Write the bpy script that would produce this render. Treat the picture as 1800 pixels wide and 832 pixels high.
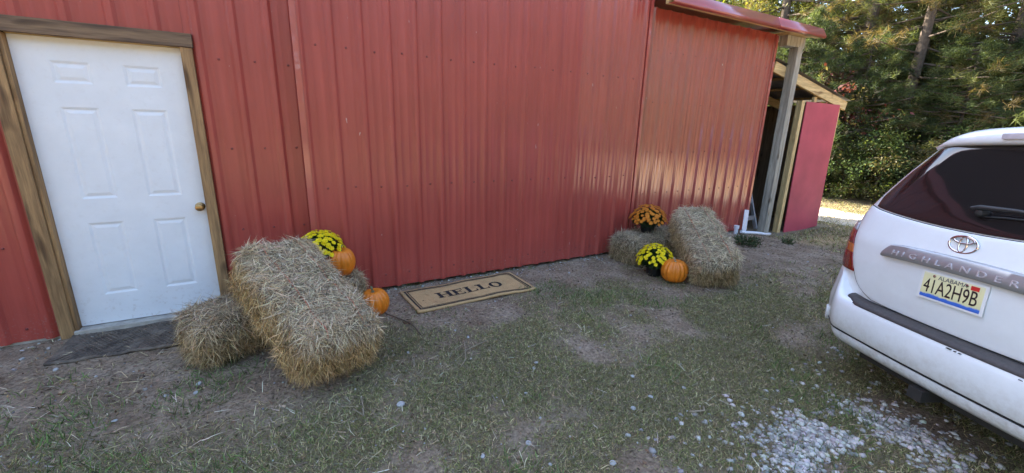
import bpy, bmesh, math, random
import numpy as np
from mathutils import Vector, Matrix

random.seed(7)
rng = np.random.default_rng(11)
scene = bpy.context.scene
col = scene.collection
for o in list(bpy.data.objects):
    bpy.data.objects.remove(o)

# ------------------------------------------------------------------ camera
CAM = np.array([0.0, -3.9934, 1.5791])
F = Vector((0.47357, 0.84282, -0.25569)); RT = Vector((0.87478, -0.48387, 0.02524)); UP = Vector((0.10245, 0.23563, 0.96643))
cd = bpy.data.cameras.new('camera'); cam = bpy.data.objects.new('camera', cd); col.objects.link(cam)
cd.sensor_fit = 'HORIZONTAL'; cd.sensor_width = 36.0; cd.lens = 731.6 / 1800 * 36
cd.clip_start = 0.05; cd.clip_end = 500
cam.matrix_world = Matrix(((RT.x, UP.x, -F.x, CAM[0]), (RT.y, UP.y, -F.y, CAM[1]), (RT.z, UP.z, -F.z, CAM[2]), (0, 0, 0, 1)))
scene.camera = cam

# ------------------------------------------------------------------ sky, sun, exposure
SUN_EL, SUN_AZ = 33.0, -20.0            # azimuth from +Y towards +X
w = bpy.data.worlds.new('World'); scene.world = w; w.use_nodes = True
nt = w.node_tree; nt.nodes.clear()
sky = nt.nodes.new('ShaderNodeTexSky'); sky.sky_type = 'NISHITA'; sky.sun_disc = False
sky.sun_elevation = math.radians(SUN_EL); sky.sun_rotation = math.radians(SUN_AZ)
sky.air_density = 1.0; sky.dust_density = 1.8; sky.ozone_density = 1.0
bg = nt.nodes.new('ShaderNodeBackground'); bg.inputs['Strength'].default_value = 0.13
wo = nt.nodes.new('ShaderNodeOutputWorld')
nt.links.new(sky.outputs[0], bg.inputs[0]); nt.links.new(bg.outputs[0], wo.inputs[0])
sl = bpy.data.lights.new('sun', 'SUN'); sl.energy = 4.2; sl.angle = math.radians(0.53); sl.color = (1.0, 0.90, 0.76)
so = bpy.data.objects.new('sun', sl); col.objects.link(so)
a, e = math.radians(SUN_AZ), math.radians(SUN_EL)
to_sun = Vector((math.sin(a) * math.cos(e), math.cos(a) * math.cos(e), math.sin(e)))
so.rotation_euler = to_sun.to_track_quat('Z', 'Y').to_euler()
so.location = to_sun * 60
scene.view_settings.view_transform = 'Standard'; scene.view_settings.look = 'None'
scene.view_settings.exposure = 2.88; scene.view_settings.gamma = 1.0
scene.view_settings.use_curve_mapping = False
scene.render.engine = 'CYCLES'

# ------------------------------------------------------------------ helpers: materials
def new_mat(name):
    m = bpy.data.materials.new(name); m.use_nodes = True
    n = m.node_tree; b = n.nodes['Principled BSDF']
    return m, n, b
def node(n, t, **k):
    x = n.nodes.new(t)
    for a_, v in k.items():
        if a_ in x.inputs: x.inputs[a_].default_value = v
        else: setattr(x, a_, v)
    return x
def ramp(n, src, stops):
    r = n.nodes.new('ShaderNodeValToRGB'); n.links.new(src, r.inputs[0])
    el = r.color_ramp.elements
    while len(el) < len(stops): el.new(0.5)
    for e_, (p_, c_) in zip(el, stops):
        e_.position = p_; e_.color = (*c_, 1) if len(c_) == 3 else c_
    return r
def coords(n, scale=(1, 1, 1), kind='Object'):
    tc = n.nodes.new('ShaderNodeTexCoord'); mp = n.nodes.new('ShaderNodeMapping')
    mp.inputs['Scale'].default_value = scale
    n.links.new(tc.outputs[kind], mp.inputs[0]); return mp.outputs[0]
def noise(n, vec, scale, detail=4, rough=0.55):
    x = node(n, 'ShaderNodeTexNoise', Scale=scale, Detail=detail, Roughness=rough)
    n.links.new(vec, x.inputs['Vector']); return x.outputs[0]
def bump(n, b, h, strength, dist=0.01):
    x = node(n, 'ShaderNodeBump', Strength=strength, Distance=dist)
    n.links.new(h, x.inputs['Height']); n.links.new(x.outputs[0], b.inputs['Normal'])
def mixc(n, fac, c1, c2, mode='MIX'):
    x = n.nodes.new('ShaderNodeMix'); x.data_type = 'RGBA'; x.blend_type = mode
    for i, v in ((0, fac), (6, c1), (7, c2)):
        if hasattr(v, 'is_linked'): n.links.new(v, x.inputs[i])
        elif i == 0: x.inputs[0].default_value = v
        else: x.inputs[i].default_value = (*v, 1)
    return x.outputs[2]
def plain(name, c, rough=0.5, metal=0.0, var=0.12, scale=30, bmp=0.0, spec=0.5, coat=0.0):
    m, n, b = new_mat(name)
    v = coords(n); f = noise(n, v, scale)
    r = ramp(n, f, [(0.3, tuple(x * (1 - var) for x in c)), (0.7, tuple(min(1, x * (1 + var)) for x in c))])
    n.links.new(r.outputs[0], b.inputs['Base Color'])
    b.inputs['Roughness'].default_value = rough; b.inputs['Metallic'].default_value = metal
    b.inputs['Specular IOR Level'].default_value = spec; b.inputs['Coat Weight'].default_value = coat
    if bmp: bump(n, b, f, bmp)
    return m
def wood(name, c1, c2, axis=2, rough=0.75, scale=1.0, knots=True):
    m, n, b = new_mat(name)
    s = [14 * scale] * 3; s[axis] = 0.9 * scale
    v = coords(n, tuple(s))
    d = noise(n, v, 1.6, 6, 0.62)
    v2 = coords(n, tuple(q * 5 for q in s)); g = noise(n, v2, 1.5, 3, 0.6)
    s3 = [9.0] * 3; s3[axis] = 3.2
    v3 = coords(n, tuple(s3)); k = noise(n, v3, 1.0, 1, 0.4)
    r = ramp(n, d, [(0.32, c1), (0.62, c2)])
    rg = ramp(n, g, [(0.3, (0.72,) * 3), (0.65, (1.1,) * 3)])
    c = mixc(n, 1.0, r.outputs[0], rg.outputs[0], 'MULTIPLY')
    if knots:
        rk = ramp(n, k, [(0.25, (0.35, 0.3, 0.26)), (0.34, (1, 1, 1))])
        c = mixc(n, 1.0, c, rk.outputs[0], 'MULTIPLY')
    n.links.new(c, b.inputs['Base Color']); b.inputs['Roughness'].default_value = rough
    bump(n, b, g, 0.35, 0.004)
    return m
def attr_mat(name, rough=0.8, transl=0.0, spec=0.3, var=0.0):
    m, n, b = new_mat(name)
    at = node(n, 'ShaderNodeAttribute', attribute_name='Col')
    n.links.new(at.outputs['Color'], b.inputs['Base Color'])
    b.inputs['Roughness'].default_value = rough; b.inputs['Specular IOR Level'].default_value = spec
    if transl:
        t = n.nodes.new('ShaderNodeBsdfTranslucent'); mx = n.nodes.new('ShaderNodeMixShader')
        mx.inputs[0].default_value = transl
        g = mixc(n, 1.0, at.outputs['Color'], (1.25, 1.2, 0.6), 'MULTIPLY'); n.links.new(g, t.inputs[0])
        n.links.new(b.outputs[0], mx.inputs[1]); n.links.new(t.outputs[0], mx.inputs[2])
        n.links.new(mx.outputs[0], n.nodes['Material Output'].inputs[0])
    return m

def paint_metal(name, coat=0.5, crough=0.2, cior=1.5):
    """weathered red ribbed-metal paint: faint vertical streaks, scuffs, low dirt splash"""
    m, n, b = new_mat(name)
    tc = n.nodes.new('ShaderNodeTexCoord'); P = tc.outputs['Object']
    mp = node(n, 'ShaderNodeMapping'); mp.inputs['Scale'].default_value = (9, 9, 0.35); n.links.new(P, mp.inputs[0])
    st = noise(n, mp.outputs[0], 2.0, 5, 0.6)
    bl = noise(n, P, 1.3, 4, 0.6)
    r = ramp(n, st, [(0.3, (0.325, 0.056, 0.043)), (0.7, (0.395, 0.072, 0.055))])
    rb = ramp(n, bl, [(0.3, (0.9, 0.9, 0.9)), (0.7, (1.06, 1.06, 1.06))])
    c = mixc(n, 1.0, r.outputs[0], rb.outputs[0], 'MULTIPLY')
    # scuffs: sparse pale scratches
    m2 = node(n, 'ShaderNodeMapping'); m2.inputs['Scale'].default_value = (30, 30, 9); n.links.new(P, m2.inputs[0])
    sc = noise(n, m2.outputs[0], 1.0, 2, 0.5)
    rs = ramp(n, sc, [(0.765, (0, 0, 0)), (0.79, (1, 1, 1))])
    c = mixc(n, rs.outputs[0], c, (0.50, 0.30, 0.27))
    # mud splash near the ground
    sx = n.nodes.new('ShaderNodeSeparateXYZ'); n.links.new(P, sx.inputs[0])
    rz = ramp(n, sx.outputs[2], [(0.0, (1, 1, 1)), (0.30, (0, 0, 0))])
    sp = noise(n, P, 60, 3, 0.7); rsp = ramp(n, sp, [(0.56, (0, 0, 0)), (0.68, (0.55, 0.55, 0.55))])
    md = mixc(n, 1.0, rz.outputs[0], rsp.outputs[0], 'MULTIPLY')
    c = mixc(n, md, c, (0.30, 0.22, 0.19))
    n.links.new(c, b.inputs['Base Color'])
    rr = ramp(n, bl, [(0.3, (0.34,) * 3), (0.7, (0.44,) * 3)]); n.links.new(rr.outputs[0], b.inputs['Roughness'])
    b.inputs['Specular IOR Level'].default_value = 0.25; b.inputs['Coat Weight'].default_value = coat; b.inputs['Coat Roughness'].default_value = crough; b.inputs['Coat IOR'].default_value = cior
    oc = noise(n, P, 2.2, 2, 0.5); bump(n, b, oc, 0.06, 0.03)
    return m

M_RED = paint_metal('red_painted_metal')
M_REDNEW = paint_metal('newer_glossy_red_metal', 1.0, 0.12, 1.85)
M_REDMID = paint_metal('rubbed_red_metal', 0.8, 0.16, 1.65)
M_REDTRIM = plain('red_trim', (0.38, 0.075, 0.062), 0.3, var=0.06, scale=6, coat=0.8)
M_SCREW = plain('screw_head', (0.19, 0.035, 0.03), 0.45, var=0.3)
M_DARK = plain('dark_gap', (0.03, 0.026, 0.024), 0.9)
M_TRIMWOOD = wood('brown_stained_lumber', (0.15, 0.080, 0.034), (0.40, 0.235, 0.10), 2)
M_TRIMWOODX = wood('brown_stained_header', (0.085, 0.050, 0.03), (0.23, 0.145, 0.08), 0)
M_PINE = wood('fresh_pine', (0.48, 0.33, 0.14), (0.70, 0.52, 0.25), 2)
M_PINEX = wood('fresh_pine_x', (0.48, 0.33, 0.14), (0.70, 0.52, 0.25), 0)
M_PINEY = wood('fresh_pine_y', (0.40, 0.25, 0.10), (0.58, 0.40, 0.18), 1)
M_GREYWOOD = wood('weathered_post', (0.21, 0.19, 0.155), (0.44, 0.41, 0.33), 2)
M_PLY = wood('plywood', (0.30, 0.20, 0.10), (0.42, 0.30, 0.17), 2, scale=0.5)
m, n, b = new_mat('white_door_paint'); P = coords(n); f = noise(n, P, 5, 4, .6); f2 = noise(n, P, 28, 4, .7)
r = ramp(n, f, [(.3, (.71, .72, .74)), (.7, (.77, .78, .80))]); sz_ = n.nodes.new('ShaderNodeSeparateXYZ'); n.links.new(P, sz_.inputs[0])
rz_ = ramp(n, sz_.outputs[2], [(.04, (1, 1, 1)), (.30, (.12, .12, .12))]); rs_ = ramp(n, f2, [(.55, (0, 0, 0)), (.72, (.6, .6, .6))])
n.links.new(mixc(n, mixc(n, 1, rz_.outputs[0], rs_.outputs[0], 'MULTIPLY'), r.outputs[0], (.36, .27, .20)), b.inputs['Base Color']); b.inputs['Roughness'].default_value = .38; M_WHITEDOOR = m
M_BRASS = plain('aged_brass', (0.42, 0.27, 0.12), 0.32, 0.9)
M_CONC = plain('concrete', (0.38, 0.34, 0.29), 0.9, var=0.25, scale=18, bmp=0.3)
M_GALV = plain('galvanised_roof', (0.30, 0.30, 0.31), 0.5, 0.6)
M_PVC = plain('white_plastic', (0.70, 0.72, 0.76), 0.4, var=0.06)
M_CRIMSON = plain('crimson_painted_plywood', (0.45, 0.068, 0.10), 0.6, var=0.16, scale=2.2)
M_STRAW = attr_mat('straw', 0.75, 0.12)
M_GRASS = attr_mat('grass_blades', 0.75, 0.2)
M_LEAF = attr_mat('leaves', 0.6, 0.42)
M_PETAL = attr_mat('petals', 0.6, 0.25)
M_BARK = plain('bark', (0.10, 0.075, 0.055), 0.95, var=0.35, scale=14, bmp=0.8)
M_BLACKPL = plain('black_plastic', (0.012, 0.012, 0.013), 0.45)
M_STONE = plain('pale_limestone', (0.40, 0.385, 0.365), 0.85, var=0.35, scale=25, bmp=0.3)

# ------------------------------------------------------------------ helpers: geometry
def np_mesh(name, V, quads=None, tris=None, colors=None, smooth=False):
    me = bpy.data.meshes.new(name)
    V = np.asarray(V, np.float32)
    q = np.zeros((0, 4), np.int32) if quads is None else np.asarray(quads, np.int32)
    t = np.zeros((0, 3), np.int32) if tris is None else np.asarray(tris, np.int32)
    me.vertices.add(len(V)); me.vertices.foreach_set('co', V.ravel())
    li = np.concatenate([q.ravel(), t.ravel()]); me.loops.add(len(li)); me.loops.foreach_set('vertex_index', li)
    me.polygons.add(len(q) + len(t))
    me.polygons.foreach_set('loop_start', np.concatenate([np.arange(len(q)) * 4, len(q) * 4 + np.arange(len(t)) * 3]).astype(np.int32))
    if smooth: me.polygons.foreach_set('use_smooth', np.ones(len(q) + len(t), bool))
    if colors is not None:
        ca = me.color_attributes.new('Col', 'FLOAT_COLOR', 'POINT')
        c4 = np.ones((len(V), 4), np.float32); c4[:, :3] = colors; ca.data.foreach_set('color', c4.ravel())
    me.update(calc_edges=True); me.validate()
    return me
def link(name, me, m=None, parent=None, loc=None):
    o = bpy.data.objects.new(name, me); col.objects.link(o)
    if m is not None and me is not None and not me.materials: me.materials.append(m)
    if parent is not None: o.parent = parent
    if loc is not None: o.location = loc
    return o
def thing(name, label, cat, loc=(0, 0, 0), group=None, rotz=0):
    o = bpy.data.objects.new(name, None); col.objects.link(o); o.empty_display_size = 0.1
    o.location = loc; o.rotation_euler = (0, 0, rotz); return tag(o, label, cat, group)
def tag(o, label, cat, group=None):
    o['label'] = label; o['category'] = cat
    if group: o['group'] = group
    return o
class BM:
    def __init__(self): self.b = bmesh.new()
    def box(self, x0, x1, y0, y1, z0, z1, bev=0.0):
        t = bmesh.new()
        vs = [t.verts.new((x, y, z)) for x in (x0, x1) for y in (y0, y1) for z in (z0, z1)]
        for f in ((0, 1, 3, 2), (4, 6, 7, 5), (0, 4, 5, 1), (2, 3, 7, 6), (0, 2, 6, 4), (1, 5, 7, 3)):
            t.faces.new([vs[i] for i in f])
        if bev: bmesh.ops.bevel(t, geom=t.edges[:], offset=bev, segments=2, affect='EDGES', profile=0.7)
        bmesh.ops.recalc_face_normals(t, faces=t.faces[:]); return self._merge(t)
    def _merge(self, t):
        me = bpy.data.meshes.new('tmp'); t.to_mesh(me); t.free(); self.b.from_mesh(me); bpy.data.meshes.remove(me); return self
    def bar(self, p0, p1, wx, wy, bev=0.0, upv=(0, 0, 1)):
        p0, p1 = Vector(p0), Vector(p1); d = p1 - p0; L = d.length; d.normalize()
        u = Vector(upv)
        if abs(u.dot(d)) > 0.98: u = Vector((0, 1, 0))
        s = d.cross(u).normalized(); u = s.cross(d)
        t = bmesh.new()
        vs = [t.verts.new(p0 + s * a_ * wx / 2 + u * b_ * wy / 2 + d * c_ * L) for c_ in (0, 1) for a_, b_ in ((-1, -1), (1, -1), (1, 1), (-1, 1))]
        for f in ((3, 2, 1, 0), (4, 5, 6, 7), (0, 1, 5, 4), (1, 2, 6, 5), (2, 3, 7, 6), (3, 0, 4, 7)): t.faces.new([vs[i] for i in f])
        if bev: bmesh.ops.bevel(t, geom=t.edges[:], offset=bev, segments=1, affect='EDGES')
        return self._merge(t)
    def tube(self, pts, r, n=8):
        pts = [Vector(p) for p in pts]; rs = r if hasattr(r, '__len__') else [r] * len(pts)
        rings = []
        for i, p in enumerate(pts):
            d = (pts[min(i + 1, len(pts) - 1)] - pts[max(i - 1, 0)]).normalized()
            u = Vector((0, 0, 1)) if abs(d.z) < 0.9 else Vector((1, 0, 0))
            s = d.cross(u).normalized(); u = s.cross(d)
            rings.append([self.b.verts.new(p + (s * math.cos(k * 2 * math.pi / n) + u * math.sin(k * 2 * math.pi / n)) * rs[i]) for k in range(n)])
        for A, B in zip(rings, rings[1:]):
            for k in range(n): f = self.b.faces.new((A[k], A[(k + 1) % n], B[(k + 1) % n], B[k])); f.smooth = True
        self.b.faces.new(rings[0][::-1]); self.b.faces.new(rings[-1]); return self
    def lathe(self, prof, c=(0, 0, 0), n=20, axis='z'):
        rings = []
        for r, h in prof:
            rg = []
            for k in range(n):
                an = k * 2 * math.pi / n
                q = (r * math.cos(an), r * math.sin(an), h) if axis == 'z' else (r * math.cos(an), -h, r * math.sin(an))
                rg.append(self.b.verts.new((c[0] + q[0], c[1] + q[1], c[2] + q[2])))
            rings.append(rg)
        for A, B in zip(rings, rings[1:]):
            for k in range(n): f = self.b.faces.new((A[k], A[(k + 1) % n], B[(k + 1) % n], B[k])); f.smooth = True
        self.b.faces.new(rings[0][::-1]); self.b.faces.new(rings[-1]); return self
    def poly(self, pts):
        self.b.faces.new([self.b.verts.new(p) for p in pts]); return self
    def build(self, name, m, parent=None, smooth=None):
        me = bpy.data.meshes.new(name)
        bmesh.ops.recalc_face_normals(self.b, faces=self.b.faces[:])
        self.b.to_mesh(me); self.b.free()
        if smooth is not None:
            for p in me.polygons: p.use_smooth = True
            me.set_sharp_from_angle(angle=math.radians(smooth))
        return link(name, me, m, parent)

def hash2(i, j, s):
    h = (i.astype(np.int64) * 374761393 + j.astype(np.int64) * 668265263 + s * 1442695041) & 0x7fffffff
    h = ((h ^ (h >> 13)) * 1274126177) & 0x7fffffff
    return ((h ^ (h >> 16)) & 0xffff) / 65535.0
def vnoise(x, y, s=0):
    x = np.asarray(x, float); y = np.asarray(y, float)
    i = np.floor(x); j = np.floor(y); u = x - i; v = y - j; u = u * u * (3 - 2 * u); v = v * v * (3 - 2 * v)
    a_ = hash2(i, j, s); b_ = hash2(i + 1, j, s); c_ = hash2(i, j + 1, s); d_ = hash2(i + 1, j + 1, s)
    return (a_ * (1 - u) + b_ * u) * (1 - v) + (c_ * (1 - u) + d_ * u) * v
def fbm(x, y, s=0, o=4):
    t = 0; am = 0.5
    for k in range(o): t = t + am * vnoise(x * 2 ** k, y * 2 ** k, s + k * 17); am *= 0.5
    return t / (1 - 0.5 ** o)
def ss(a_, b_, x):
    t = np.clip((np.asarray(x, float) - a_) / (b_ - a_), 0, 1); return t * t * (3 - 2 * t)

# ------------------------------------------------------------------ ground
def gh(x, y):
    x = np.asarray(x, float); y = np.asarray(y, float)
    d1 = -0.12 * ss(1.4, 3.0, -y) * ss(0.8, 2.4, x)
    d2 = -0.12 * ss(6.4, 7.4, x)
    near = ss(14, 9, np.hypot(x, y))
    return np.minimum(d1, d2) + near * (0.05 * (fbm(x * 1.6, y * 1.6, 3) - 0.5) * ss(0.0, 0.6, -y) + 0.022 * (fbm(x * 9, y * 9, 5, 3) - 0.5))
def grass_density(x, y):
    x = np.asarray(x, float); y = np.asarray(y, float)
    edge = np.where(x < 0.2, np.interp(x, [-1.4, -.9, -.4, .2], [1.15, 1.35, 1.65, 1.6]), np.where(x < 4, 0.75, 1.45))
    edge = np.where((x >= 0.2) & (x < 0.6), 1.6 - (x - 0.2) * 2.1, edge)
    edge = np.where((x >= 3.4) & (x < 4.4), 0.75 + (x - 3.4) * 0.75, edge)
    d = ss(-0.25, 0.55, (-y - edge) + 0.9 * (fbm(x * 1.1, y * 1.1, 21) - 0.5))
    far = ss(6.5, 8.0, x) * ss(3.0, 0.5, y); d = np.maximum(d, far * 0.8)
    n = fbm(x * 2.1, y * 2.1, 31, 4)
    d = d * ss(0.24, 0.53, n)
    p = np.exp(-(((x - 1.3) / 0.5) ** 2 + ((y + 1.05) / 0.35) ** 2)) * 0.55
    return np.clip((d - p) * (1 - .85 * np.clip(gravel_density(x, y), 0, 1)), 0, 1)
def gravel_density(x, y):
    d = np.exp(-(((x - 2.72) / 0.52) ** 4 + ((y + 3.2 + 0.15 * (x - 2.7)) / 0.30) ** 4))
    d = np.maximum(d, np.exp(-(((x - 2.15) / 0.35) ** 4 + ((y + 3.22) / 0.2) ** 4)))
    return np.clip(d * ss(0.30, 0.58, fbm(x * 4.2, y * 4.2, 77)) , 0, 1)

gx = np.concatenate([-np.geomspace(150, 3.2, 26), np.arange(-3.0, 8.0, 0.04), np.geomspace(8.0, 200, 40)])
gy = np.concatenate([-np.geomspace(150, 4.9, 26), np.arange(-4.75, 0.35, 0.04), np.geomspace(0.4, 200, 36)])
GX, GY = np.meshgrid(gx, gy, indexing='ij')
GZ = gh(GX, GY)
nx_, ny_ = GX.shape
ids = np.arange(nx_ * ny_).reshape(nx_, ny_)
Q = np.stack([ids[:-1, :-1], ids[1:, :-1], ids[1:, 1:], ids[:-1, 1:]], -1).reshape(-1, 4)
dens = grass_density(GX, GY); dens[(np.hypot(GX, GY) > 11)] = 0.75
grv = gravel_density(GX, GY)
far_straw = ss(8.5, 11, np.hypot(GX, GY)) * ss(-1.0, -3.0, GY) * (0.5 + 0.6 * fbm(GX * .4, GY * .4, 12))
sand = np.exp(-(((GX - 7.9 - 0.9 * (-GY - 0.6)) / 0.9) ** 2 + ((GY + 0.75) / 0.28) ** 2)) * ss(6.6, 7.4, GX)
gc = np.stack([dens, grv, np.clip(np.maximum(sand, far_straw), 0, 1)], -1).reshape(-1, 3)
gm = np_mesh('ground', np.stack([GX, GY, GZ], -1).reshape(-1, 3), quads=Q, colors=gc, smooth=True)
m, n, b = new_mat('yard_soil')
P = coords(n)
at = node(n, 'ShaderNodeAttribute', attribute_name='Col'); sp = n.nodes.new('ShaderNodeSeparateColor'); n.links.new(at.outputs['Color'], sp.inputs[0])
f1 = noise(n, P, 3.5, 6, 0.65); f2 = noise(n, P, 45, 5, 0.7); f3 = noise(n, P, 160, 3, 0.7)
soil = ramp(n, f1, [(0.25, (0.22, 0.148, 0.098)), (0.5, (0.33, 0.240, 0.165)), (0.78, (0.49, 0.385, 0.285))])
det = ramp(n, f2, [(0.28, (0.28, 0.27, 0.26)), (0.52, (0.95, 0.95, 0.95)), (0.78, (1.55, 1.5, 1.42))])
c = mixc(n, 1.0, soil.outputs[0], det.outputs[0], 'MULTIPLY')
thatch = ramp(n, f3, [(0.3, (0.045, 0.036, 0.022)), (0.5, (0.20, 0.16, 0.095)), (0.75, (0.48, 0.39, 0.26))])
c = mixc(n, sp.outputs[0], c, thatch.outputs[0])
c = mixc(n, sp.outputs[1], c, (0.24, 0.185, 0.14))
c = mixc(n, sp.outputs[2], c, (0.52, 0.355, 0.185))
n.links.new(c, b.inputs['Base Color']); b.inputs['Roughness'].default_value = 0.95; b.inputs['Specular IOR Level'].default_value = 0.2
ad = n.nodes.new('ShaderNodeMath'); ad.operation = 'ADD'; n.links.new(f2, ad.inputs[0]); n.links.new(f3, ad.inputs[1])
bump(n, b, ad.outputs[0], 0.9, 0.012)
M_SOIL = m
go = link('ground', gm, M_SOIL); go['kind'] = 'structure'

# pale gravel drive past the shed
py = np.linspace(-14, 13, 60); px = 10.3 + 0.25 * np.sin(py * 0.5) - 0.03 * py
ww = 0.85 + 0.1 * np.sin(py * 1.7)
V = []; us = np.linspace(-1, 1, 7)
for u in us: V.append(np.stack([px + u * ww + 0.08 * (vnoise(py * 3, py * 0 + u * 5, 9) - 0.5) * (abs(u) > 0.9), py, gh(px + u * ww, py) + 0.02 - 0.012 * abs(u)], -1))
V = np.concatenate(V); k = len(py); I = np.arange(len(us) * k).reshape(len(us), k)
dq = np.stack([I[:-1, :-1], I[1:, :-1], I[1:, 1:], I[:-1, 1:]], -1).reshape(-1, 4)
M_DRIVE = plain('pale_gravel', (0.42, 0.37, 0.30), 0.95, var=0.35, scale=40, bmp=0.6)
dr = link('gravel_drive', np_mesh('gravel_drive', V, quads=dq, smooth=True), M_DRIVE); dr['kind'] = 'structure'

# ------------------------------------------------------------------ barn
barn = thing('barn', 'red ribbed metal barn with a white door and a tall sliding door', 'barn', (1, 0, 0))
def B(bmo, name, m, parent=barn, smooth=None):
    o = bmo.build(name, m, parent, smooth)
    o.matrix_parent_inverse = parent.matrix_basis.inverted() if parent is barn else Matrix()
    return o
def rib_sheet(x0, x1, y, z0, z1, phase, pitch=0.2286):
    """ribbed sheet: depth outward is -Y"""
    xs = {round(x0, 5): None, round(x1, 5): None}
    k0 = int(math.floor((x0 - phase) / pitch)) - 1
    pts = []
    for k in range(k0, k0 + int((x1 - x0) / pitch) + 4):
        c_ = phase + k * pitch
        for dx, h in ((-.037, 0), (-.034, .001), (-.018, .0255), (-.014, .0275), (.014, .0275), (.018, .0255), (.034, .001), (.037, 0)): pts.append((c_ + dx, h))
        for mc in (-.036, .036):
            mc += pitch / 2
            for dx, h in ((-.010, 0), (-.004, .0018), (.004, .0018), (.010, 0)): pts.append((c_ + mc + dx, h))
    pts.sort(); px_ = np.array([p[0] for p in pts]); ph = np.array([p[1] for p in pts])
    inside = [p for p in pts if x0 + 1e-4 < p[0] < x1 - 1e-4]
    prof = [(x0, float(np.interp(x0, px_, ph)))] + inside + [(x1, float(np.interp(x1, px_, ph)))]
    zs = np.linspace(z0, z1, max(2, int((z1 - z0) / 0.25) + 1))
    prof = np.array(prof)
    wob = lambda x, z: 0.0022 * (fbm(x * 2.0, z * 1.6, 91) - 0.5)
    V = np.array([[x, y - h + float(wob(x, z)), z] for z in zs for x, h in prof]); k = len(prof)
    I = np.arange(len(V)).reshape(len(zs), k)
    return V, np.stack([I[:-1, :-1], I[:-1, 1:], I[1:, 1:], I[1:, :-1]], -1).reshape(-1, 4)
def sheet(x0, x1, y, z0, z1, phase, parent=barn, rows=(), mat_=None):
    V, q = rib_sheet(x0, x1, y, z0, z1, phase)
    o = link('siding_panel', np_mesh('siding_panel', V, quads=q), mat_ or M_RED, parent)
    if parent is barn: o.matrix_parent_inverse = barn.matrix_basis.inverted()
    bm = BM(); any_ = False
    for z in rows:
        if not z0 + .02 < z < z1 - .02: continue
        k = math.ceil((x0 - phase) / .2286 - .5)
        while True:
            x = phase + (k + .5) * .2286; k += 1
            if x > x1 - 0.01: break
            if x < x0 + 0.01: continue
            zz = z + random.uniform(-.006, .006); xx = x + random.uniform(-.006, .006)
            bm.lathe([(0.0095, -0.001), (0.0095, 0.002), (0.006, 0.003), (0.0055, 0.008)], (xx, y - 0.0005, zz), 6, 'y'); any_ = True
    if any_:
        s = bm.build('screws', M_SCREW, o); s['kind'] = 'stuff'
    else: bm.b.free()
    return o
ZT = 5.02
PL = 0.034; RL = (0.10, 0.70, 1.36, 2.01, 2.66  , 3.3, 4.0)
for x0, x1 in ((-5.2, -4.3), (-4.303, -3.39), (-3.393, -2.48), (-2.483, -1.495)): sheet(x0, x1, 0.0 if x0 > -2.5 else 0.002, 0.015, ZT, PL, rows=RL)
sheet(-1.494, -0.498, 0.0, 2.15, ZT, PL, rows=(2.66, 3.3))
sheet(-0.497, 0.36, 0.0, 0.015, ZT, PL, rows=RL)
PR = 4.355; RR = (0.12, 0.755, 1.30, 1.925, 2.525)
for x0, x1 in ((3.80, 4.72), (4.717, 5.635), (5.632, 6.62)): sheet(x0, x1, 0.0 if x0 != 4.717 else 0.002, 0.03, 2.99, PR, rows=RR, mat_=M_REDNEW)
# structure behind the skin
B(BM().box(-5.2, -1.50, 0.03, 0.12, 0, ZT).box(-0.50, 6.6, 0.03, 0.12, 0, 2.9).box(-0.50, 3.95, 0.03, 0.12, 2.9, ZT).box(-1.5, -0.5, 0.03, 0.12, 2.1, ZT), 'wall_framing', M_DARK)
B(BM().box(-5.2, -5.1, 0.13, 10.5, 0, 5.0).box(-5.2, 6.6, 10.5, 10.6, 0, 3.0), 'back_walls', M_REDTRIM)
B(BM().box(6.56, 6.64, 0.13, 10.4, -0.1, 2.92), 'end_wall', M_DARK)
B(BM().box(-5.2, -1.5, 0.005, 0.09, -0.15, 0.012).box(-.5, 6.62, 0.005, 0.09, -0.15, 0.012), 'footing', M_CONC)
# corner trim of the low wing
B(BM().box(6.615, 6.665, -0.030, 0.10, 0.0, 2.97, .004), 'corner_trim', M_REDTRIM)
# sliding door
sd = link('sliding_door', BM().box(.190, .236, -.118, -.040, .02, 3.30, .004).box(3.935, 3.978, -.118, -.040, .02, 3.30, .004).box(.236, 3.935, -.080, -.060, .03, 3.30).build('x', M_REDTRIM).data, M_REDTRIM, barn)
bpy.data.objects.remove(bpy.data.objects['x']); sd.matrix_parent_inverse = barn.matrix_basis.inverted()
PS = 0.467
for i, (x0, x1) in enumerate(((.237, 1.155), (1.152, 2.07), (2.067, 2.984), (2.981, 3.934))):
    s = sheet(x0, x1, -.090 + .001 * (i % 2), .035, 3.30, PS, parent=sd, rows=(), mat_=M_REDMID if i == 3 else None)
bm = BM()
for z in (0.16, 1.017, 2.165, 3.0):
    for k in range(17):
        x = PS - .1143 + k * .2286
        if x > 3.92: break
        bm.lathe([(0.0100, -0.001), (0.0100, 0.002), (0.0065, 0.003), (0.006, 0.008)], (x + random.uniform(-.008, .008), -.0905, z + random.uniform(-.008, .008)), 6, 'y')
s = bm.build('screws', M_SCREW, sd); s['kind'] = 'stuff'
B(BM().box(-.1, 4.1, -.16, -.03, 3.31, 3.46, .006), 'door_track_cover', M_REDTRIM)
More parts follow.
